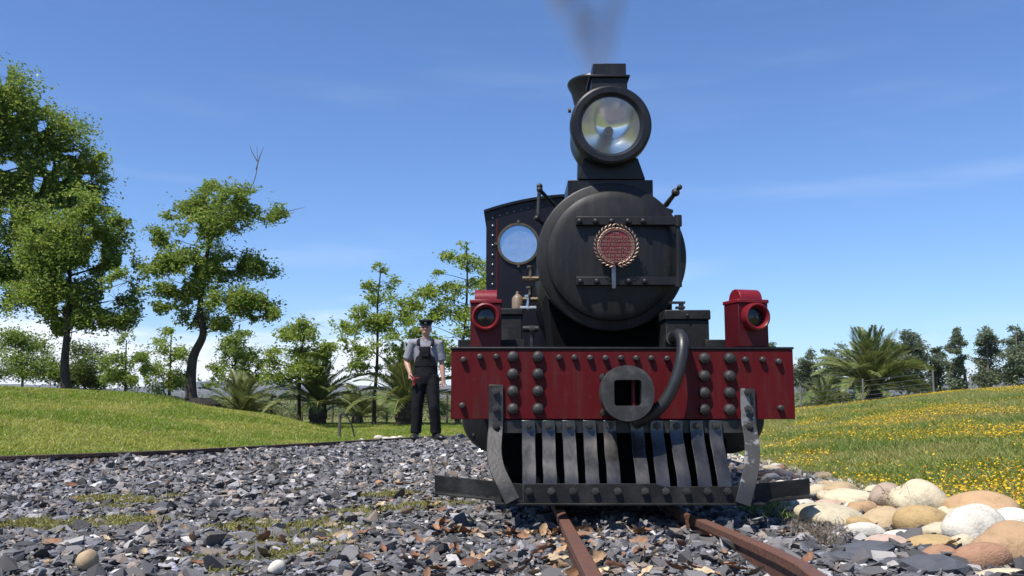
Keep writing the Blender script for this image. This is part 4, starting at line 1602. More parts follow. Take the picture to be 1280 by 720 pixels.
def frond_mesh(L, rise, droop, cols, seed):
    """frond growing along +X from the origin; rise = start slope in radians"""
    r = random.Random(seed)
    pts = []
    x = z = 0
    n = 16
    for k in range(n + 1):
        pts.append(Vector((x, 0, z)))
        a = rise - droop * (k / n) ** 1.4
        x += math.cos(a) * L / n
        z += math.sin(a) * L / n
    V, T, C = [], [], []

    def tri(a, b_, c, col):
        i = len(V)
        V.extend([a, b_, c])
        T.append((i, i + 1, i + 2))
        C.extend([col] * 3)
    # rachis
    for k in range(n):
        w0, w1 = 0.022 * (1 - k / n) + 0.004, 0.022 * (1 - (k + 1) / n) + 0.004
        p, q = pts[k], pts[k + 1]
        cst = (0.20, 0.21, 0.07)
        for s_ in (-1, 1):
            tri(p + Vector((0, s_ * w0, 0)), q + Vector((0, s_ * w1, 0)), p + Vector((0, 0, -w0)), cst)
            tri(q + Vector((0, s_ * w1, 0)), q + Vector((0, 0, -w1)), p + Vector((0, 0, -w0)), cst)
        tri(p + Vector((0, w0, 0)), p + Vector((0, -w0, 0)), q, cst)
    m_ = 46
    for j in range(m_):
        t = 0.10 + 0.90 * j / (m_ - 1)
        f = t * n
        k = min(int(f), n - 1)
        p = pts[k].lerp(pts[k + 1], f - k)
        tg = (pts[k + 1] - pts[k]).normalized()
        up = Vector((-tg.z, 0, tg.x))
        ll = L * 0.26 * math.sin(math.pi * (0.10 + 0.86 * t)) ** 0.7 * r.uniform(0.85, 1.1)
        for s_ in (-1, 1):
            d = (tg * (0.75 + 0.5 * t) + Vector((0, s_, 0)) * 0.95 + up * r.uniform(0.25, 0.5)).normalized()
            tip = p + d * ll + Vector((0, 0, -0.16 * ll * r.uniform(0.3, 1.4)))
            md = p + d * ll * 0.5
            wv = d.cross(up).normalized().lerp(up, 0.35) * (0.016 * L / 1.6 + 0.004)
            c = cols[r.choice((0, 0, 1, 2))]
            f_ = r.uniform(0.75, 1.3)
            c = tuple(v * f_ for v in c)
            tri(p, md + wv, md - wv, c)
            tri(md + wv, tip, md - wv, c)
    return tri_mesh("frond", np.array([v[:] for v in V]), np.array(T), palm_leaf, np.array(C))


PALM = [(0.090, 0.125, 0.032), (0.125, 0.16, 0.045), (0.19, 0.195, 0.075)]
FR = [frond_mesh(1.0, 0.1, d, PALM, i) for i, d in enumerate((0.35, 0.8, 1.15, 1.5))]


def palm(label, px, Y, L, n, trunk_h, trunk_r, up_lo=0.05, up_hi=1.45, seed=0, group=None):
    r = random.Random(seed)
    b_ = px_base(px, Y)
    root = tag(empty("palm_tree", b_), label, "palm", group)
    t = MB()
    prof = []
    for k in range(9):
        q = k / 8
        prof.append((trunk_h * q, trunk_r * (0.85 + 0.25 * math.sin(q * math.pi) + (0.06 if k % 2 else -0.04))))
    prof.append((trunk_h + 0.06, trunk_r * 0.4))
    t.lathe(prof, (0, 0, 0), 'Z', 14)
    t.build("trunk", palm_trunk, root, angle=20)
    for k in range(n):
        f = (k + 0.5) / n
        el = up_lo + (up_hi - up_lo) * f ** 0.85
        az = k * 2.39996 + r.uniform(-.25, .25)
        me = FR[min(3, max(0, int((1 - f) * 3.2 + r.uniform(-0.3, 0.9))))]
        l_ = L * r.uniform(0.82, 1.1) * (1 - 0.15 * f)
        o_ = link("frond", me, root, (0, 0, trunk_h * (0.86 + 0.16 * f)))
        o_.rotation_mode = 'XYZ'
        o_.rotation_euler = (r.uniform(-.3, .3), -el, az)
        o_.scale = (l_, l_, l_)


PG = "date palms"
palm("big arching palm behind the wire fence on the flowery slope", 1091, 25, 1.92, 60, 0.55, 0.30, 0.10, 1.5, 1, PG)
palm("small palm clump tucked under the big arching palm by the fence", 1030, 23.5, 0.95, 22, 0.15, 0.12, 0.1, 1.4, 2, PG)
palm("palm with thick dark trunk behind the man's legs", 508, 20.2, 1.55, 32, 0.52, 0.24, 0.12, 1.45, 3, PG)
palm("shaggy palm under the pale young tree", 398, 21, 1.35, 32, 0.55, 0.20, 0.05, 1.45, 4, PG)
palm("low palm behind the bent hose by the lawn edge", 447, 22.5, 1.05, 26, 0.20, 0.14, 0.05, 1.4, 5, PG)
palm("palm at the foot of the conical young tree", 303, 22, 1.25, 28, 0.30, 0.18, 0.05, 1.4, 6, PG)

# ------------------------------------------------------------------ scrub behind the lawn (one mass)
def build_scrub():
    P = []
    r = np.random.default_rng(5)
    for _ in range(950):
        y = r.uniform(23.5, 46)
        x = r.uniform(-0.72, 0.12) * y
        s = r.uniform(0.30, 0.75) * (0.9 + 0.012 * y)
        if x > -0.62 * y - 2 and x < -0.30 * y:
            s *= 0.8
        q = int(40 * r.uniform(0.6, 1.5))
        g = r.normal(0, 1, (q, 3)) * np.array([0.45, 0.45, 0.40]) * s
        g[:, 2] = np.abs(g[:, 2])
        P.append(g + np.array([x, y, gz(x, y) + 0.02]))
    for _ in range(700):
        y = r.uniform(25.2, 60)
        x = r.uniform(0.18, 0.70) * y
        s = r.uniform(0.4, 0.95)
        q = int(55 * r.uniform(0.6, 1.5))
        g = r.normal(0, 1, (q, 3)) * np.array([0.5, 0.5, 0.45]) * s
        g[:, 2] = np.abs(g[:, 2])
        P.append(g + np.array([x, y, gz(x, y) + 0.02]))
    P = np.concatenate(P)
    me = leaves_mesh("scrub", P, 0.12, [(0.10, 0.125, 0.050), (0.135, 0.155, 0.065), (0.18, 0.185, 0.095)], 0.3)
    tag(link("scrub", me), "low grey-green scrub stretching away behind the lawn", "scrub", kind="stuff")


build_scrub()

# ------------------------------------------------------------------ lawns
grassm = leaf_mat("grass_blade", 0.30, 0.55)


def blades(x, y, h, w, cols, var=0.22, lean=0.85):
    n = len(x)
    z = ground_h(x, y)
    a = rng.uniform(0, np.pi, n)
    hw = w * rng.uniform(0.7, 1.3, n)
    hh = h * rng.uniform(0.5, 1.4, n)
    lx, ly = rng.normal(0, lean, n) * hh, rng.normal(0, lean, n) * hh
    dx, dy = np.cos(a) * hw, np.sin(a) * hw
    V = np.stack([np.stack([x - dx, y - dy, z - 0.004], 1), np.stack([x + dx, y + dy, z - 0.004], 1), np.stack([x + lx, y + ly, z + hh], 1)], 1).reshape(-1, 3)
    T = np.arange(n * 3).reshape(-1, 3)
    c = cols * rng.lognormal(0, var, n)[:, None]
    return V, T, np.repeat(np.clip(c, 0, 0.6), 3, axis=0)


def build_lawn_left():
    n = 290000
    y = 6.5 + 15.5 * rng.random(n * 3)
    x = rng.uniform(-0.86, 0.04, n * 3) * y - 0.2
    ok = (y > edge_y(x) + 0.045)
    ok &= (x < 0.6)
    x, y = x[ok][:n], y[ok][:n]
    pn = vnoise(x, y, 1.1, 21) * 0.6 + vnoise(x, y, 3.3, 22) * 0.4
    k = sstep(pn, 0.35, 0.68)[:, None]
    cols = np.array([0.145, 0.215, 0.022]) * (1 - k) + np.array([0.255, 0.275, 0.050]) * k
    dry = rng.random(len(x)) < 0.10
    cols[dry] = (0.38, 0.32, 0.14)
    V, T, C = blades(x, y, np.where(pn < 0.4, 0.045, 0.030), 0.0075, cols)
    tag(link("mown_lawn", tri_mesh("mown_lawn", V, T, grassm, C)), "short mown yellow-green lawn on the mound", "grass", kind="stuff")


def stone_line(y):
    """outer edge of the boulder row"""
    return np.interp(y, [2.0, 3.6, 4.6, 5.4, 6.6, 9, 15], [2.75, 2.72, 2.66, 2.55, 2.48, 2.45, 2.5])


def build_lawn_right():
    n = 420000
    y = 3.0 + 21.5 * rng.random(n * 3) ** 1.15
    x = rng.uniform(0.08, 0.88, n * 3) * y
    ok = (x > stone_line(y) - 0.04)
    x, y = x[ok][:n], y[ok][:n]
    pn = vnoise(x, y, 0.9, 31) * 0.6 + vnoise(x, y, 2.8, 32) * 0.4
    k = sstep(pn, 0.35, 0.70)[:, None]
    cols = np.array([0.135, 0.195, 0.034]) * (1 - k) + np.array([0.225, 0.235, 0.065]) * k
    dry = rng.random(len(x)) < 0.14
    cols[dry] = (0.38, 0.31, 0.14)
    V, T, C = blades(x, y, np.where(pn < 0.4, 0.070, 0.050), 0.0075, cols)
    tag(link("flowery_lawn", tri_mesh("flowery_lawn", V, T, grassm, C)), "rough green grass on the sloping flower meadow", "grass", kind="stuff")
    # small yellow daisies
    m = 145000
    y = 3.2 + 21 * rng.random(m * 3) ** 1.05
    x = rng.uniform(0.08, 0.88, m * 3) * y
    dn = vnoise(x * 0.8, y * 0.45, 1.0, 41) * 0.55 + vnoise(x, y * 0.7, 2.6, 42) * 0.45
    crest = sstep(y, 17, 21) * 0.16
    nearb = sstep(x - stone_line(y), 1.6, 0.3) * 0.10
    ok = (x > stone_line(y) + 0.03) & (rng.random(m * 3) < sstep(dn + crest + nearb, 0.42, 0.74) * 0.9)
    x, y = x[ok][:56000], y[ok][:56000]
    n = len(x)
    z = ground_h(x, y) + rng.uniform(0.035, 0.085, n)
    pv = [(0, 0, 0.15)]
    for k in range(6):
        a = k * math.pi / 3
        pv.append((math.cos(a), math.sin(a), 0.0))
    pt = [(0, k + 1, (k + 1) % 6 + 1) for k in range(6)]
    proto = [(np.array(pv, float), np.array(pt))]
    M = rot_mats(rng.normal(0.25, 0.35, n), rng.normal(0, 0.35, n), rng.uniform(0, 6.28, n))
    col = np.array([0.66, 0.45, 0.014]) * rng.uniform(0.75, 1.2, n)[:, None]
    orange = rng.random(n) < 0.12
    col[orange] = np.array([0.60, 0.26, 0.012])
    V, T, C = scatter(proto, np.zeros(n, int), np.stack([x, y, z], 1), M, rng.uniform(0.0045, 0.0100, n), col)
    tag(link("yellow_daisies", tri_mesh("yellow_daisies", V, T, leaf_mat("petal", 0.2, 0.6), C)), "tiny yellow daisies dotted over the sloping meadow", "flowers", kind="stuff")


build_lawn_left()
build_lawn_right()
# ------------------------------------------------------------------ river boulders
BC = {
    "cream": (0.52, 0.45, 0.31), "white": (0.55, 0.51, 0.43), "tan": (0.40, 0.30, 0.18), "ochre": (0.38, 0.265, 0.125),
    "orange": (0.40, 0.26, 0.145), "terracotta": (0.31, 0.175, 0.105), "greybrown": (0.33, 0.26, 0.20), "pink": (0.45, 0.33, 0.26), "slate": (0.085, 0.088, 0.10),
}


def boulder_mat(c):
    b_ = BC[c]
    return mat("boulder_" + c, b_, 0.85, var=0.34, scale=2.4, bump=0.28, bscale=9, base2=tuple(v * 0.72 for v in b_), mixlo=0.48, mixhi=0.75, rand=0.10, spec=0.3, grime=(tuple(v * 0.45 for v in b_), 0.45))


def boulder_mesh(seed, m, angular=False):
    r = np.random.default_rng(seed)
    bm = bmesh.new()
    bmesh.ops.create_icosphere(bm, subdivisions=2 if angular else 4, radius=1)
    f = r.normal(0, 1, (5, 3))
    ph = r.uniform(0, 6.28, 5)
    am = np.array([0.10, 0.08, 0.05, 0.03, 0.025]) * (2.2 if angular else 1.0)
    for v in bm.verts:
        p = np.array(v.co)
        d = 1.0
        for k in range(5):
            d += am[k] * math.sin(float(f[k] @ p) * (1 + k * 0.6) + ph[k])
        # squarish pebble
        v.co = v.co * d
        if v.co.z < -0.55:
            v.co.z = -0.55 - (-(v.co.z + 0.55)) * 0.4 * -1
    me = bpy.data.meshes.new("boulder")
    bm.to_mesh(me)
    bm.free()
    me.materials.append(m)
    if not angular:
        me.shade_smooth()
    return me


# px centre, half sizes in px, colour, tilt (deg), label
BL = [
    (1050, 612.7, 19, 10, "tan", -8, "rounded tan boulder at the meadow end of the stone row, near the wing iron"),
    (1023, 613, 12, 8, "cream", 0, "small cream boulder wedged behind the tan one by the wing iron"),
    (1068, 620, 28, 9, "cream", -8, "long low cream boulder lying across the back of the stone row"),
    (1112, 623, 22, 17, "greybrown", 5, "grey-brown boulder draped with dry brown stems"),
    (1151, 624, 30, 20, "cream", -18, "large cream boulder leaning beside the one draped with stems"),
    (1078, 633, 15, 9, "orange", 10, "small orange boulder in front of the long cream one"),
    (1046, 645, 32, 13, "cream", -12, "broad cream boulder by the dry weed tufts near the rail"),
    (1108, 648, 28, 12, "tan", 5, "flat tan boulder in the middle of the stone row"),
    (1155, 651, 27, 17, "ochre", 8, "ochre boulder in front of the large leaning cream one"),
    (1083, 660, 17, 8, "white", -4, "egg-shaped white boulder amid dry leaves"),
    (1075, 652, 16, 9, "ochre", -15, "ochre pebble tucked behind the egg-shaped white boulder"),
    (1186, 643, 12, 9, "cream", 0, "small cream boulder between the ochre and the big orange boulders"),
    (1230, 633, 36, 16, "orange", 4, "big smooth orange boulder against the daisies"),
    (1222, 659, 29, 20, "white", -6, "large pale grey-white boulder in front of the big orange one"),
    (1268, 652, 26, 16, "white", 8, "white boulder resting on the brown-orange boulder"),
    (1266, 682, 38, 26, "orange", -8, "large brown-orange boulder below the white one"),
    (1228, 695, 27, 17, "terracotta", 12, "flat terracotta boulder lying against the brown-orange one"),
    (1256, 717, 32, 9, "cream", -3, "low cream boulder in front of the terracotta one"),
    (1182, 663, 23, 11, "cream", -12, "slanting yellow-cream boulder left of the grey-white one"),
    (1146, 669, 13, 6, "ochre", 0, "little ochre pebble in front of the ochre boulder"),
    (1170, 676, 25, 8, "ochre", -5, "dark ochre flat boulder half under dry leaves"),
    (1126, 665, 16, 5, "white", 6, "thin white slab in front of the flat tan boulder"),
    (1108, 675, 26, 7, "pink", 4, "pinkish flat slab behind the dark slate lumps"),
    (1176, 690, 18, 11, "terracotta", 25, "terracotta chunk standing on edge by the slate lumps"),
    (1001, 628, 15, 6, "white", 5, "flat white stone beside the wing iron"),
    (1013, 637, 17, 6, "white", -6, "white slab between the wing iron and the broad cream boulder"),
    (981, 635, 14, 5, "pink", 3, "pinkish slab in the weeds under the wing iron"),
    (988, 624, 12, 5, "cream", 0, "cream pebble right under the wing iron"),
    (1036, 629, 14, 6, "pink", 8, "small pink slab between the cream boulders"),
    (1205, 676, 12, 9, "cream", 10, "cream pebble in front of the grey-white boulder"),
    (1200, 640, 12, 8, "ochre", 0, "small ochre pebble left of the big orange boulder"),
    (1131, 640, 14, 8, "tan", 12, "small tan boulder in front of the stem-draped one"),
    (1090, 684, 40, 12, "slate", 6, "broad dark slate lump in front of the pinkish slab"),
    (1155, 706, 44, 14, "slate", 14, "long dark slate lump beside the terracotta boulder"),
    (1066, 696, 22, 9, "slate", -8, "dark slate lump nearest the outer rail"),
    (1112, 702, 20, 8, "slate", 4, "small dark slate lump between two larger ones"),
    (1200, 712, 24, 8, "slate", -10, "dark slate lump touching the low cream boulder"),
    (1035, 690, 17, 8, "slate", 5, "dark slate lump on the shoulder of the outer rail"),
    (968, 612, 12, 5, "white", 0, "white pebble behind the wing iron"),
    (1098, 612, 12, 7, "cream", 0, "cream pebble behind the stem-draped boulder"),
]
for i, (x, y, rx, ry, c, tilt, lab) in enumerate(BL):
    ang_ = c == "slate"
    g = on_z(x, y + ry * 0.75, 0.03)
    s_ = g.y / FPX
    hx, hz = rx * s_, ry * s_
    hy = max(hx * 0.75, hz * 0.9)
    k = 1.18 if ang_ else 1.26
    me = boulder_mesh(50 + i, boulder_mat(c), ang_)
    o = link("slate_lump" if ang_ else "boulder", me, None, (g.x, g.y + hy * 0.35, max(0.015 + hz * 0.50, hz * 0.62 + 0.01)),
             (R(rnd.uniform(-8, 8)), R(-tilt * 0.6), R(rnd.uniform(-25, 25))), (hx * k, hy * k, hz * k * (1.0 if ang_ else 1.12)))
    tag(o, lab, "stone" if ang_ else "boulder", "stones edging the track")

for i in range(95):
    yy = rnd.uniform(3.3, 8.5)
    lo, hi = float(gravel_right(yy)) - 0.12, float(stone_line(yy)) + 0.02
    xx_ = rnd.uniform(lo, hi)
    s_ = rnd.uniform(0.030, 0.075)
    c = rnd.choice(("cream", "cream", "white", "tan", "ochre", "pink", "terracotta", "greybrown"))
    o = link("pebble", boulder_mesh(700 + i % 14, boulder_mat(c)), None, (xx_, yy, 0.015 + s_ * 0.25), (rnd.uniform(-.4, .4), rnd.uniform(-.4, .4), rnd.uniform(0, 6.28)), (s_ * 1.2, s_ * 0.9, s_ * rnd.uniform(0.45, 0.75)))
    tag(o, "small %s pebble wedged among the larger boulders" % {"greybrown": "grey-brown", "pink": "pinkish"}.get(c, c), "pebble", "small pebbles among the boulders")

# ballast of small pale pebbles under the boulders
def build_pebbles():
    n = 5200
    y = rng.uniform(2.6, 12, n)
    x = gravel_right(y) - 0.12 + (stone_line(y) + 0.05 - gravel_right(y) + 0.12) * rng.random(n)
    protos = shard_protos(8, (0.45, 0.75), 9)
    s = np.clip(rng.lognormal(math.log(0.022), 0.45, n), 0.008, 0.06)
    ok = ~((np.abs(x / y) < 0.6) & (s > 0.045) & (y < 5))
    x, y, s = x[ok], y[ok], s[ok]
    n = len(x)
    k = rng.random(n)
    col = np.where((k < 0.40)[:, None], np.array([0.17, 0.16, 0.155]), np.where((k < 0.7)[:, None], np.array([0.36, 0.29, 0.21]), np.array([0.50, 0.46, 0.40])))
    col = col * rng.lognormal(0, 0.25, n)[:, None]
    M = rot_mats(rng.normal(0, .4, n), rng.normal(0, .4, n), rng.uniform(0, 6.28, n))
    z = np.maximum(ground_h(x, y), 0.0) + s * 0.35
    V, T, C = scatter(protos, rng.integers(0, 8, n), np.stack([x, y, z], 1), M, s, np.clip(col, 0.03, 0.7))
    tag(link("pebbles", tri_mesh("pebbles", V, T, slate, C)), "small mixed pebbles bedding the boulder row", "pebbles", kind="stuff")


build_pebbles()

# dry stems over the grey-brown boulder and weeds near the rail
def stems(name, label, cat, centers, n, h, col, spread, thick=0.0022, curl=0.5, kind="stuff"):
    V, T, C = [], [], []
    for (cx, cy, cz) in centers:
        for _ in range(n):
            p = Vector((cx + rnd.gauss(0, spread), cy + rnd.gauss(0, spread * 0.7), cz))
            d = Vector((rnd.gauss(0, curl), rnd.gauss(0, curl), rnd.uniform(0.3, 1))).normalized()
            l_ = h * rnd.uniform(0.4, 1.2)
            q = p + d * l_ * 0.55
            d2 = (d + Vector((rnd.gauss(0, curl), rnd.gauss(0, curl), -0.3))).normalized()
            e = q + d2 * l_ * 0.5
            side = Vector((rnd.uniform(-1, 1), rnd.uniform(-1, 1), rnd.uniform(-.3, .3))).normalized() * thick
            i = len(V)
            V += [p - side, p + side, q + side, q - side, e]
            T += [(i, i + 1, i + 2), (i, i + 2, i + 3), (i + 3, i + 2, i + 4)]
            f_ = rnd.uniform(0.6, 1.4)
            C += [tuple(c_ * f_ for c_ in col)] * 5
    return tag(link(name, tri_mesh(name, np.array([v[:] for v in V]), np.array(T), grassm, np.array(C))), label, cat, kind=kind)


g = on_z(1112, 630, 0.06)
stems("dry_stems", "tangle of dry brown stems over the grey-brown boulder", "dry stems", [(g.x - 0.02, g.y - 0.06, 0.05), (g.x + 0.05, g.y - 0.05, 0.09)], 110, 0.14, (0.11, 0.075, 0.05), 0.045, 0.0016, 0.9)
wc = [on_z(x, y, 0.03) for x, y in ((950, 640), (962, 645), (975, 640), (985, 650), (940, 636), (968, 634))]
stems("weeds", "green weeds growing under the wing iron by the rail", "weeds", [c_[:] for c_ in wc], 60, 0.085, (0.13, 0.17, 0.05), 0.045, 0.003, 0.5)
wc = [on_z(x, y, 0.03) for x, y in ((1010, 668), (1025, 672), (1040, 665), (1030, 680), (1000, 660))]
stems("dead_weeds", "grey-brown dead weeds between the outer rail and the boulders", "weeds", [c_[:] for c_ in wc], 60, 0.10, (0.17, 0.14, 0.10), 0.04, 0.0022, 0.6)
mc = [(28, 654), (150, 652), (125, 621), (166, 624), (309, 658), (369, 663), (385, 687), (281, 695), (376, 663), (429, 665), (392, 689), (480, 617), (458, 638), (340, 672), (405, 676), (420, 655), (330, 690), (95, 655), (540, 630)]
cen = []
for x, y in mc:
    c_ = on_z(x, y, 0.03)
    for _ in range(7):
        cen.append((c_.x + rnd.gauss(0, 0.09), c_.y + rnd.gauss(0, 0.10), c_.z - 0.005))
stems("moss", "patches of yellow-green moss and weeds among the slate chips", "moss", cen, 95, 0.038, (0.20, 0.19, 0.055), 0.055, 0.0032, 0.8)

# ------------------------------------------------------------------ dry leaves
def dry_leaf_mesh(seed, col):
    r = random.Random(seed)
    V, F = [], []
    n = 6
    curl = r.uniform(0.2, 0.9)
    for k in range(n + 1):
        t = k / n
        w_ = math.sin(math.pi * (0.04 + 0.92 * t)) ** 0.8 * 0.42 * (1 + 0.18 * (k % 2))
        x = t * 2 - 1
        zc = curl * (x * x) * 0.45
        for s_ in (-1, 0, 1):
            V.append((x, s_ * w_, zc + abs(s_) * w_ * r.uniform(0.2, 0.9)))
    for k in range(n):
        for s_ in range(2):
            a = k * 3 + s_
            F.append((a, a + 1, a + 4, a + 3))
    me = bpy.data.meshes.new("dry_leaf")
    me.from_pydata(V, [], F)
    me.materials.append(mat("dry_leaf_" + str(col), ((0.27, 0.175, 0.10), (0.38, 0.29, 0.185), (0.17, 0.085, 0.05), (0.23, 0.125, 0.07))[col], 0.7, var=0.3, scale=3, rand=0.25, spec=0.25))
    me.shade_smooth()
    return me


DL = [dry_leaf_mesh(i, i % 4) for i in range(12)]
leaf_px = [(688, 668), (700, 700), (676, 690), (665, 712), (690, 655), (820, 690), (780, 692), (800, 677), (745, 702), (770, 672), (852, 640), (868, 640), (905, 708), (880, 715), (845, 712),
           (905, 690), (590, 655), (600, 668), (560, 660), (545, 660), (535, 675), (520, 698), (480, 685), (455, 666), (510, 640), (445, 680), (640, 650), (650, 640), (655, 660), (560, 640), (575, 632),
           (105, 692), (60, 700), (180, 690), (420, 700), (330, 640), (230, 660), (610, 690), (590, 705), (545, 712), (500, 665), (470, 640), (630, 712), (715, 715), (760, 715), (800, 712), (950, 690),
           (960, 700), (985, 712), (1095, 660), (1135, 660), (1165, 668), (1190, 680), (1060, 670), (1010, 700), (925, 712), (675, 640), (668, 652), (684, 680), (695, 714)]
for i in range(150):
    leaf_px.append((rnd.gauss(670, 150), rnd.uniform(600, 718)))
for i in range(60):
    leaf_px.append((rnd.uniform(20, 620), rnd.uniform(575, 715)))
k = 0
for x, y in leaf_px:
    p = on_z(x, y, 0.06)
    if p.x > gravel_right(p.y) + 0.3:
        continue
    z = float(bed_h(p.x, p.y)) + 0.022
    p = on_z(x, y, z + 0.01)
    if abs(p.x - LX) < 0.9 and 4.25 < p.y < 8:
        p.y -= (p.y - 4.2)
    s_ = rnd.uniform(0.018, 0.046)
    o = link("dry_leaf", DL[k % 12], None, (p.x, p.y, z + s_ * 0.25), (rnd.gauss(0, 0.55), rnd.gauss(0, 0.45), rnd.uniform(0, 6.28)), s_)
    tone = ("curled tan-brown leaf", "curled straw-coloured leaf", "curled dark brown leaf", "curled rust-brown leaf")[(k % 12) % 4]
    lx_ = lp[1].x + (lp[0].x - lp[1].x) * (p.y - lp[1].y) / (lp[0].y - lp[1].y)
    rx_ = rp[-1].x + (rp[-3].x - rp[-1].x) * (p.y - rp[-1].y) / (rp[-3].y - rp[-1].y)
    where = "between the running rails" if lx_ < p.x < rx_ else "near the boulders outside the rail" if p.x >= rx_ else "close along the rail under the cowcatcher" if p.x > lx_ - 0.35 else "out on the open slate gravel"
    tag(o, "dry " + tone + " lying " + where, "leaf", "dry leaves fallen on the gravel")
    k += 1

# a pale round pebble and other odd stones in the gravel
for x, y, r_, c, lab in ((107, 695, 12, "tan", "rounded pale tan cobble standing out on the slate gravel"), (345, 703, 10, "white", "whitish chip of quartz on the slate near the moss"),
                         (675, 0, 0, "", "")):
    if not lab:
        continue
    g = on_z(x, y + r_ * 0.8, 0.05)
    s_ = g.y / FPX * r_
    o = link("cobble", boulder_mesh(300 + x, boulder_mat(c)), None, (g.x, g.y, 0.03 + s_ * 0.75), (0.3, 0.2, 1.0), (s_ * 1.05, s_ * 0.9, s_))
    tag(o, lab, "stone")
# white stones edging the far bend
for j, (x, y, r_) in enumerate(((448, 549.5, 3), (470, 547.5, 6.5), (480, 548, 5), (490, 547, 4), (497, 546, 3.5))):
    g = on_z(x, y + 1, 0.03)
    g.y += 0.25
    s_ = g.y / FPX * r_
    o = link("edge_stone", boulder_mesh(400 + j, boulder_mat("white")), None, (g.x, g.y, gz(g.x, g.y) + 0.02), (0, 0, j), (s_ * 1.2, s_, s_ * 0.7))
    tag(o, "small white stone behind the old rail near the man's feet", "stone", "white stones by the old rail")

# ------------------------------------------------------------------ stake with bent hose
post_m = mat("grey_post", (0.10, 0.085, 0.07), 0.9, var=0.4, scale=10, stretch=(1, 1, 0.2))
g = on_z(418, 549, 0.03)
g.y += 0.35
st_ = tag(empty("stake", (g.x, g.y, gz(g.x, g.y))), "short grey stake with a bent black hose looped to the lawn", "stake")
MB().tube([(0, 0, -0.05), (0.005, 0, 0.2), (0.01, 0, 0.37)], [0.026, 0.025, 0.023], 9).build("post", post_m, st_)
MB().tube(smooth_path([Vector(v) for v in ((0.01, -0.03, 0.33), (0.06, -0.03, 0.375), (0.15, -0.03, 0.29), (0.21, -0.03, 0.15), (0.25, -0.03, -0.03))], 5), 0.012, 8).build("hose", rubber, st_)

# ------------------------------------------------------------------ wire fences
wire_m = mat("fence_wire", (0.16, 0.16, 0.16), 0.5, metal=0.6)
post_pale = mat("pale_post", (0.15, 0.14, 0.125), 0.85, var=0.3, scale=8)


def fence(label, posts, wires, h, m, pr=0.035):
    """posts: list of ground points"""
    b0 = posts[0]
    root = tag(empty("wire_fence", b0), label, "fence")
    for p_ in posts:
        MB().tube([p_ - b0 + Vector((0, 0, -0.1)), p_ - b0 + Vector((0, 0, h))], pr, 8).build("post", m, root)
    for w_ in wires:
        MB().tube([p_ - b0 + Vector((0, 0, w_)) for p_ in posts], 0.0045, 5).build("wire", wire_m, root)


pts = []
for x in (950, 1001, 1079.5, 1168):
    p = at(x, 500, 22.0)
    pts.append(Vector((p.x, 22.0, gz(p.x, 22.0))))
fence("wire fence with pale posts along the crest of the flower slope", pts, (0.12, 0.22, 0.33, 0.45, 0.58), 0.64, post_pale, 0.022)
pts = []
for x in (340, 378, 416, 452, 484, 516, 545, 559, 575, 592):
    p = at(x, 500, 22.8)
    pts.append(Vector((p.x, 22.8, gz(p.x, 22.8))))
fence("dark wire fence between the far lawn and the scrub", pts, (0.15, 0.3, 0.45, 0.6), 0.72, post_m, 0.03)

# ------------------------------------------------------------------ far mountains
def build_mountains():
    n = 160
    mm = mat("mountain_slopes", (0.045, 0.050, 0.042), 0.95, var=0.3, scale=0.004, base2=(0.07, 0.066, 0.06), bump=0.5, bscale=0.01)
    r = random.Random(3)
    for name, D, amp, base_, seed in (("hills", 1500.0, 0.30, 6.0, 1), ("mountains", 3000.0, 0.75, 24.0, 2)):
        V, T = [], []
        rows = 8
        for i in range(n + 1):
            a = R(-75 + 150 * i / n)
            px = math.tan(a)
            f = 0.5 + 0.5 * math.sin(a * 9 + seed * 2.0) * 0.6 + 0.35 * math.sin(a * 23 + seed) + 0.18 * math.sin(a * 57 + 2 * seed) + 0.08 * math.sin(a * 131)
            hgt_ = base_ + amp * 52.0 * max(0.05, f)
            for k in range(rows + 1):
                t = k / rows
                d_ = D + 700 * t
                z = -4 + (hgt_ + 4) * math.sin(t * math.pi / 2) ** 1.2 + (r.uniform(-1, 1) * 5 * amp if 0 < k < rows else r.uniform(-1.5, 1.5) if k else 0)
                V.append((math.sin(a) * d_, math.cos(a) * d_, z))
        for i in range(n):
            for k in range(rows):
                q = i * (rows + 1) + k
                w_ = q + rows + 1
                T += [(q, w_, w_ + 1), (q, w_ + 1, q + 1)]
        tag(link(name, tri_mesh(name, np.array(V), np.array(T), mm, smooth=True)), kind="structure")


build_mountains()

# ------------------------------------------------------------------ the man
def remesh(b, voxel, m, smooth_it=6, name="body"):
    me = bpy.data.meshes.new("tmp")
    me.from_pydata(b.v, [], b.f)
    ob = bpy.data.objects.new("tmp", me)
    COL.objects.link(ob)
    rm = ob.modifiers.new("r", 'REMESH')
    rm.mode = 'VOXEL'
    rm.voxel_size = voxel
    rm.use_smooth_shade = True
    s_ = ob.modifiers.new("s", 'SMOOTH')
    s_.iterations = smooth_it
    s_.factor = 0.5
    dg = bpy.context.evaluated_depsgraph_get()
    out = bpy.data.meshes.new_from_object(ob.evaluated_get(dg))
    bpy.data.objects.remove(ob)
    bpy.data.meshes.remove(me)
    out.name = name
    out.materials.clear()
    out.materials.append(m)
    out.shade_smooth()
    return out


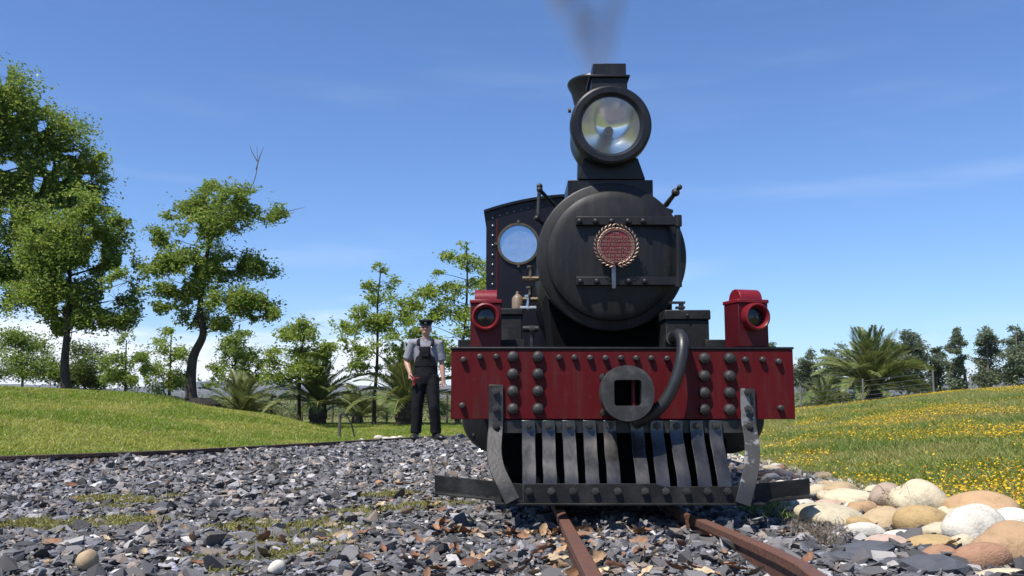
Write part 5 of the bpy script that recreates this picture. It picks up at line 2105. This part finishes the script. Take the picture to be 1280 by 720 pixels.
def build_man():
    Yp = 12.95
    gp = at(531, 549, Yp)
    root = tag(empty("person", (gp.x, Yp, 0.040)), "man in grey short-sleeved shirt, black dungarees and peaked cap standing on the gravel", "person")
    skin = mat("skin", (0.40, 0.22, 0.15), 0.5, var=0.08, scale=10)
    shirt = mat("grey_shirt", (0.20, 0.20, 0.225), 0.85, var=0.18, scale=8, bump=0.5, bscale=14)
    den = mat("black_denim", (0.007, 0.007, 0.009), 0.8, spec=0.2, var=0.3, scale=7, bump=0.6, bscale=12)
    shoe = mat("black_leather", (0.012, 0.011, 0.011), 0.45, var=0.3)
    V = Vector
    # joints (x to image right, -y to the camera)
    hipL, hipR = V((-0.085, 0.0, 0.88)), V((0.09, 0.0, 0.88))
    kneeL, kneeR = V((-0.115, 0.0, 0.47)), V((0.135, -0.07, 0.475))
    ankL, ankR = V((-0.135, 0.03, 0.085)), V((0.16, -0.02, 0.085))
    shL, shR = V((-0.195, 0.0, 1.39)), V((0.190, 0.0, 1.38))
    elL, elR = V((-0.285, 0.02, 1.13)), V((0.235, 0.03, 1.11))
    wrL, wrR = V((-0.215, -0.10, 0.955)), V((0.262, -0.03, 0.875))
    b = MB()
    # torso + legs
    b.tube([V((0, 0, 0.84)), V((0, 0, 0.95)), V((0, 0, 1.10)), V((0, 0, 1.25)), V((0, 0.0, 1.38)), V((0, 0.0, 1.43)), V((0, -0.005, 1.47))],
           [(0.13, 0.09), (0.145, 0.10), (0.135, 0.09), (0.155, 0.10), (0.16, 0.085), (0.09, 0.065), (0.055, 0.055)], 20)
    b.tube([V((0, -0.0, 1.43)), V((0, -0.015, 1.52)), V((0, -0.02, 1.56))], [0.057, 0.052, 0.052], 14)
    for h_, k_, a_ in ((hipL, kneeL, ankL), (hipR, kneeR, ankR)):
        b.tube([h_, h_.lerp(k_, 0.5), k_, k_.lerp(a_, 0.35), a_], [0.08, 0.07, 0.052, 0.052, 0.036], 14)
    # head
    b.ball((0, -0.015, 1.615), (0.074, 0.092, 0.108), 22, 16)
    b.ball((0, -0.045, 1.555), (0.052, 0.055, 0.048), 16, 10)
    b.tube([V((0, -0.100, 1.635)), V((0, -0.122, 1.60)), V((0, -0.105, 1.590))], [0.010, 0.017, 0.014], 10)
    for s_ in (-1, 1):
        b.ball((s_ * 0.076, -0.005, 1.605), (0.012, 0.022, 0.032), 10, 8)
        b.ball((s_ * 0.030, -0.093, 1.640), (0.022, 0.012, 0.008), 10, 6)
        b.ball((s_ * 0.036, -0.075, 1.600), (0.024, 0.022, 0.02), 10, 6)
    b.ball((0, -0.098, 1.563), (0.024, 0.010, 0.006), 10, 6)
    b.ball((0, -0.098, 1.552), (0.020, 0.010, 0.006), 10, 6)
    for s_, e_, w_ in ((shL, elL, wrL), (shR, elR, wrR)):
        b.tube([s_ + V((0, 0, 0.01)), s_.lerp(e_, 0.4), e_, e_.lerp(w_, 0.3), w_], [0.058, 0.050, 0.041, 0.042, 0.027], 14)

    def hand(w_, d, palm_n, curl, side):
        d = d.normalized()
        across = d.cross(palm_n).normalized()
        pc_ = w_ + d * 0.05
        b.tube([w_ - d * 0.01, w_ + d * 0.03, w_ + d * 0.085], [(0.024, 0.024), (0.032, 0.022), (0.038, 0.018)], 12)
        for k_, l_ in enumerate((0.068, 0.078, 0.074, 0.060)):
            off = across * ((k_ - 1.5) * 0.0195)
            p0 = w_ + d * 0.080 + off
            a1 = (d + palm_n * curl * 0.5).normalized()
            a2 = (d + palm_n * curl * 1.6).normalized()
            p1 = p0 + a1 * l_ * 0.55
            p2 = p1 + a2 * l_ * 0.5
            b.tube([p0, p1, p2], [0.0095, 0.009, 0.0075], 8)
        t0 = w_ + d * 0.03 + across * side * 0.03
        t1 = t0 + (d * 0.6 + across * side * 0.7 + palm_n * 0.4).normalized() * 0.04
        t2 = t1 + (d + palm_n * 0.5).normalized() * 0.032
        b.tube([t0, t1, t2], [0.014, 0.011, 0.009], 8)
    hand(wrL, V((0.18, -0.35, -0.9)), V((0.95, 0.1, 0.15)), 0.9, 1)
    hand(wrR, V((0.06, -0.12, -1)), V((-0.9, -0.35, 0)), 0.45, 1)
    link("body", remesh(b, 0.0062, skin, 3, "body"), root)
    # eyes / brows shade
    hr = MB()
    hr.ball((0, 0.012, 1.628), (0.079, 0.088, 0.095), 20, 12)
    hm = mat("dark_hair", (0.025, 0.018, 0.014), 0.7)
    link("hair", remesh(hr, 0.012, hm, 2, "hair"), root)
    for s_ in (-1, 1):
        MB().ball((s_ * 0.030, -0.098, 1.622), (0.012, 0.008, 0.007), 10, 6).build("eye", mat("eye", (0.02, 0.015, 0.012), 0.3), root)
    # shirt
    b = MB()
    b.tube([V((0, 0, 0.96)), V((0, 0, 1.10)), V((0, 0, 1.25)), V((0, 0, 1.36)), V((0, 0.0, 1.425)), V((0, -0.005, 1.455))],
           [(0.165, 0.118), (0.165, 0.115), (0.178, 0.120), (0.185, 0.105), (0.12, 0.085), (0.075, 0.072)], 24)
    for s_, e_ in ((shL, elL), (shR, elR)):
        b.tube([s_ + (V((0, 0, 1.40)) - s_) * 0.45, s_ + V((0, 0, 0.012)), s_.lerp(e_, 0.45), s_.lerp(e_, 0.86)], [0.082, 0.078, 0.070, 0.074], 18)
    sh = link("shirt", remesh(b, 0.011, shirt, 5, "shirt"), root)
    cb = MB()
    for s_ in (-1, 1):
        cb.hexa([(s_ * 0.012, -0.088, 1.425), (s_ * 0.085, -0.055, 1.425), (s_ * 0.080, -0.02, 1.435), (s_ * 0.02, -0.05, 1.435)],
                [(s_ * 0.030, -0.078, 1.475), (s_ * 0.075, -0.045, 1.48), (s_ * 0.070, -0.01, 1.49), (s_ * 0.03, -0.04, 1.485)])
    cb.build("collar", shirt, sh)
    # dungarees
    b = MB()
    b.tube([V((0, 0, 0.80)), V((0, 0, 0.90)), V((0, 0, 1.02)), V((0, 0, 1.10))], [(0.165, 0.115), (0.185, 0.130), (0.176, 0.126), (0.172, 0.122)], 24)
    for h_, k_, a_ in ((hipL, kneeL, ankL), (hipR, kneeR, ankR)):
        b.tube([h_ + V((0, 0, 0.03)), h_.lerp(k_, 0.45), k_ + V((0, -.005, 0)), k_.lerp(a_, 0.45) + V((0.006, 0, 0)), a_ + V((0, 0.0, 0.05)), a_ + V((0, 0, 0.005))],
               [(0.110, 0.112), (0.100, 0.106), (0.085, 0.094), (0.080, 0.088), (0.082, 0.092), (0.080, 0.094)], 20)
    dn = link("dungarees", remesh(b, 0.011, den, 4, "dungarees"), root)
    bib = MB()
    n = 8
    for i in range(n):
        pass
    rows = [(1.06, 0.165, -0.128), (1.14, 0.15, -0.128), (1.22, 0.125, -0.132), (1.30, 0.112, -0.128), (1.345, 0.108, -0.120)]
    vs, fs = [], []
    m_ = 7
    for z, hw_, yy in rows:
        for k_ in range(m_):
            t = k_ / (m_ - 1) * 2 - 1
            vs.append((t * hw_, yy + 0.055 * abs(t) ** 2.2, z))
    for z, hw_, yy in rows:
        for k_ in range(m_):
            t = k_ / (m_ - 1) * 2 - 1
            vs.append((t * hw_, yy + 0.055 * abs(t) ** 2.2 + 0.012, z))
    N = len(rows) * m_
    for i in range(len(rows) - 1):
        for k_ in range(m_ - 1):
            q = i * m_ + k_
            fs.append((q, q + 1, q + m_ + 1, q + m_))
            fs.append((N + q, N + q + m_, N + q + m_ + 1, N + q + 1))
    for k_ in range(m_ - 1):
        q = (len(rows) - 1) * m_ + k_
        fs.append((q, q + 1, N + q + 1, N + q))
    for i in range(len(rows) - 1):
        for q in (i * m_, i * m_ + m_ - 1):
            fs.append((q, q + m_, N + q + m_, N + q))
    bib.add(vs, fs)
    bo_ = bib.build("bib", den, dn)
    pk = MB().box(-0.055, 0.055, -0.142, -0.134, 1.20, 1.29).build("pocket", den, bo_, bev=0.003)
    for s_ in (-1, 1):
        stp = smooth_path([V((s_ * 0.092, -0.112, 1.335)), V((s_ * 0.105, -0.110, 1.395)), V((s_ * 0.108, -0.045, 1.452)), V((s_ * 0.100, 0.03, 1.448)), V((s_ * 0.07, 0.11, 1.34)), V((s_ * 0.03, 0.13, 1.15))], 4)
        MB().tube(stp, [(0.021, 0.008)] * len(stp), 8).build("strap", den, dn)
        MB().ball((s_ * 0.093, -0.118, 1.335), (0.013, 0.006, 0.013), 10, 6).build("buckle", steel, dn)
    # shoes
    for a_, yaw in ((ankL, -0.12), (ankR, 0.62)):
        sb_ = MB()
        sb_.tube([V((0, 0.07, 0.045)), V((0, 0.02, 0.055)), V((0, -0.08, 0.045)), V((0, -0.17, 0.038)), V((0, -0.21, 0.028))],
                 [(0.036, 0.04), (0.046, 0.055), (0.055, 0.050), (0.052, 0.038), (0.030, 0.022)], 14)
        sb_.tube([V((0, 0.02, 0.04)), V((0, 0.02, 0.11))], 0.045, 12)
        so = link("shoe", remesh(sb_, 0.009, shoe, 3, "shoe"), root, (a_.x, a_.y, 0.0), (0, 0, yaw))
    # cap
    cp = MB()
    cp.lathe([(0.0, 0.086), (0.032, 0.090), (0.045, 0.108), (0.060, 0.112), (0.074, 0.10), (0.082, 0.05), (0.084, 0.002)], (0, 0, 0), 'Z', 32)
    cap = cp.build("cap", den, root, (0, -0.008, 1.672), (0.08, 0, 0))
    pk = MB()
    n = 12
    top_, bot_ = [], []
    for k_ in range(n + 1):
        a_ = math.pi * (1.14 + 0.72 * k_ / n)
        top_.append((math.cos(a_) * 0.086, math.sin(a_) * 0.086, 0.010))
        bot_.append((math.cos(a_) * 0.094, math.sin(a_) * 0.086 - 0.052 * math.sin(math.pi * k_ / n), -0.012))
    vs = top_ + bot_ + [(x, y, z - 0.006) for x, y, z in top_] + [(x, y, z - 0.006) for x, y, z in bot_]
    m_ = n + 1
    fs = []
    for k_ in range(n):
        fs.append((k_, k_ + 1, m_ + k_ + 1, m_ + k_))
        fs.append((2 * m_ + k_, 3 * m_ + k_, 3 * m_ + k_ + 1, 2 * m_ + k_ + 1))
        fs.append((m_ + k_, m_ + k_ + 1, 3 * m_ + k_ + 1, 3 * m_ + k_))
    pk.add(vs, fs)
    pk.build("peak", mat("peak_leather", (0.010, 0.010, 0.011), 0.25), cap)
    MB().ball((0, -0.092, 0.028), (0.020, 0.006, 0.012), 10, 6).build("badge", steel, cap)
    # rag in his hand
    rag = MB()
    rp_ = wrL + V((0.045, -0.045, -0.075))
    rag.tube([rp_ + V((0.0, 0.0, 0.03)), rp_ + V((0.01, -0.01, -0.01)), rp_ + V((0.02, 0, -0.05)), rp_ + V((0.015, 0.0, -0.10))], [(0.012, 0.018), (0.028, 0.022), (0.030, 0.014), (0.018, 0.008)], 10)
    rag.tube([rp_ + V((-0.01, -0.02, 0.0)), rp_ + V((0.10, -0.02, 0.012))], [0.008, 0.005], 8)
    o_ = rag.build("rag", mat("red_rag", (0.30, 0.035, 0.04), 0.9, var=0.3, scale=30), None, (gp.x, Yp, 0.040))
    tag(o_, "small dark red rag held in the man's hand", "rag")


build_man()

# ------------------------------------------------------------------ air
def build_haze():
    b = MB().box(-4100, 4100, -4100, 4100, -12, 130)
    m = bpy.data.materials.new("air")
    m.use_nodes = True
    nt = m.node_tree
    nt.nodes.remove(nt.nodes["Principled BSDF"])
    pv = nt.nodes.new("ShaderNodeVolumePrincipled")
    pv.inputs["Color"].default_value = (0.82, 0.90, 1.0, 1)
    pv.inputs["Density"].default_value = 0.00010
    nt.links.new(pv.outputs[0], nt.nodes["Material Output"].inputs["Volume"])
    tag(b.build("haze", m, smooth=False), "pale blue distance haze over the whole valley", "haze", kind="stuff")


build_haze()
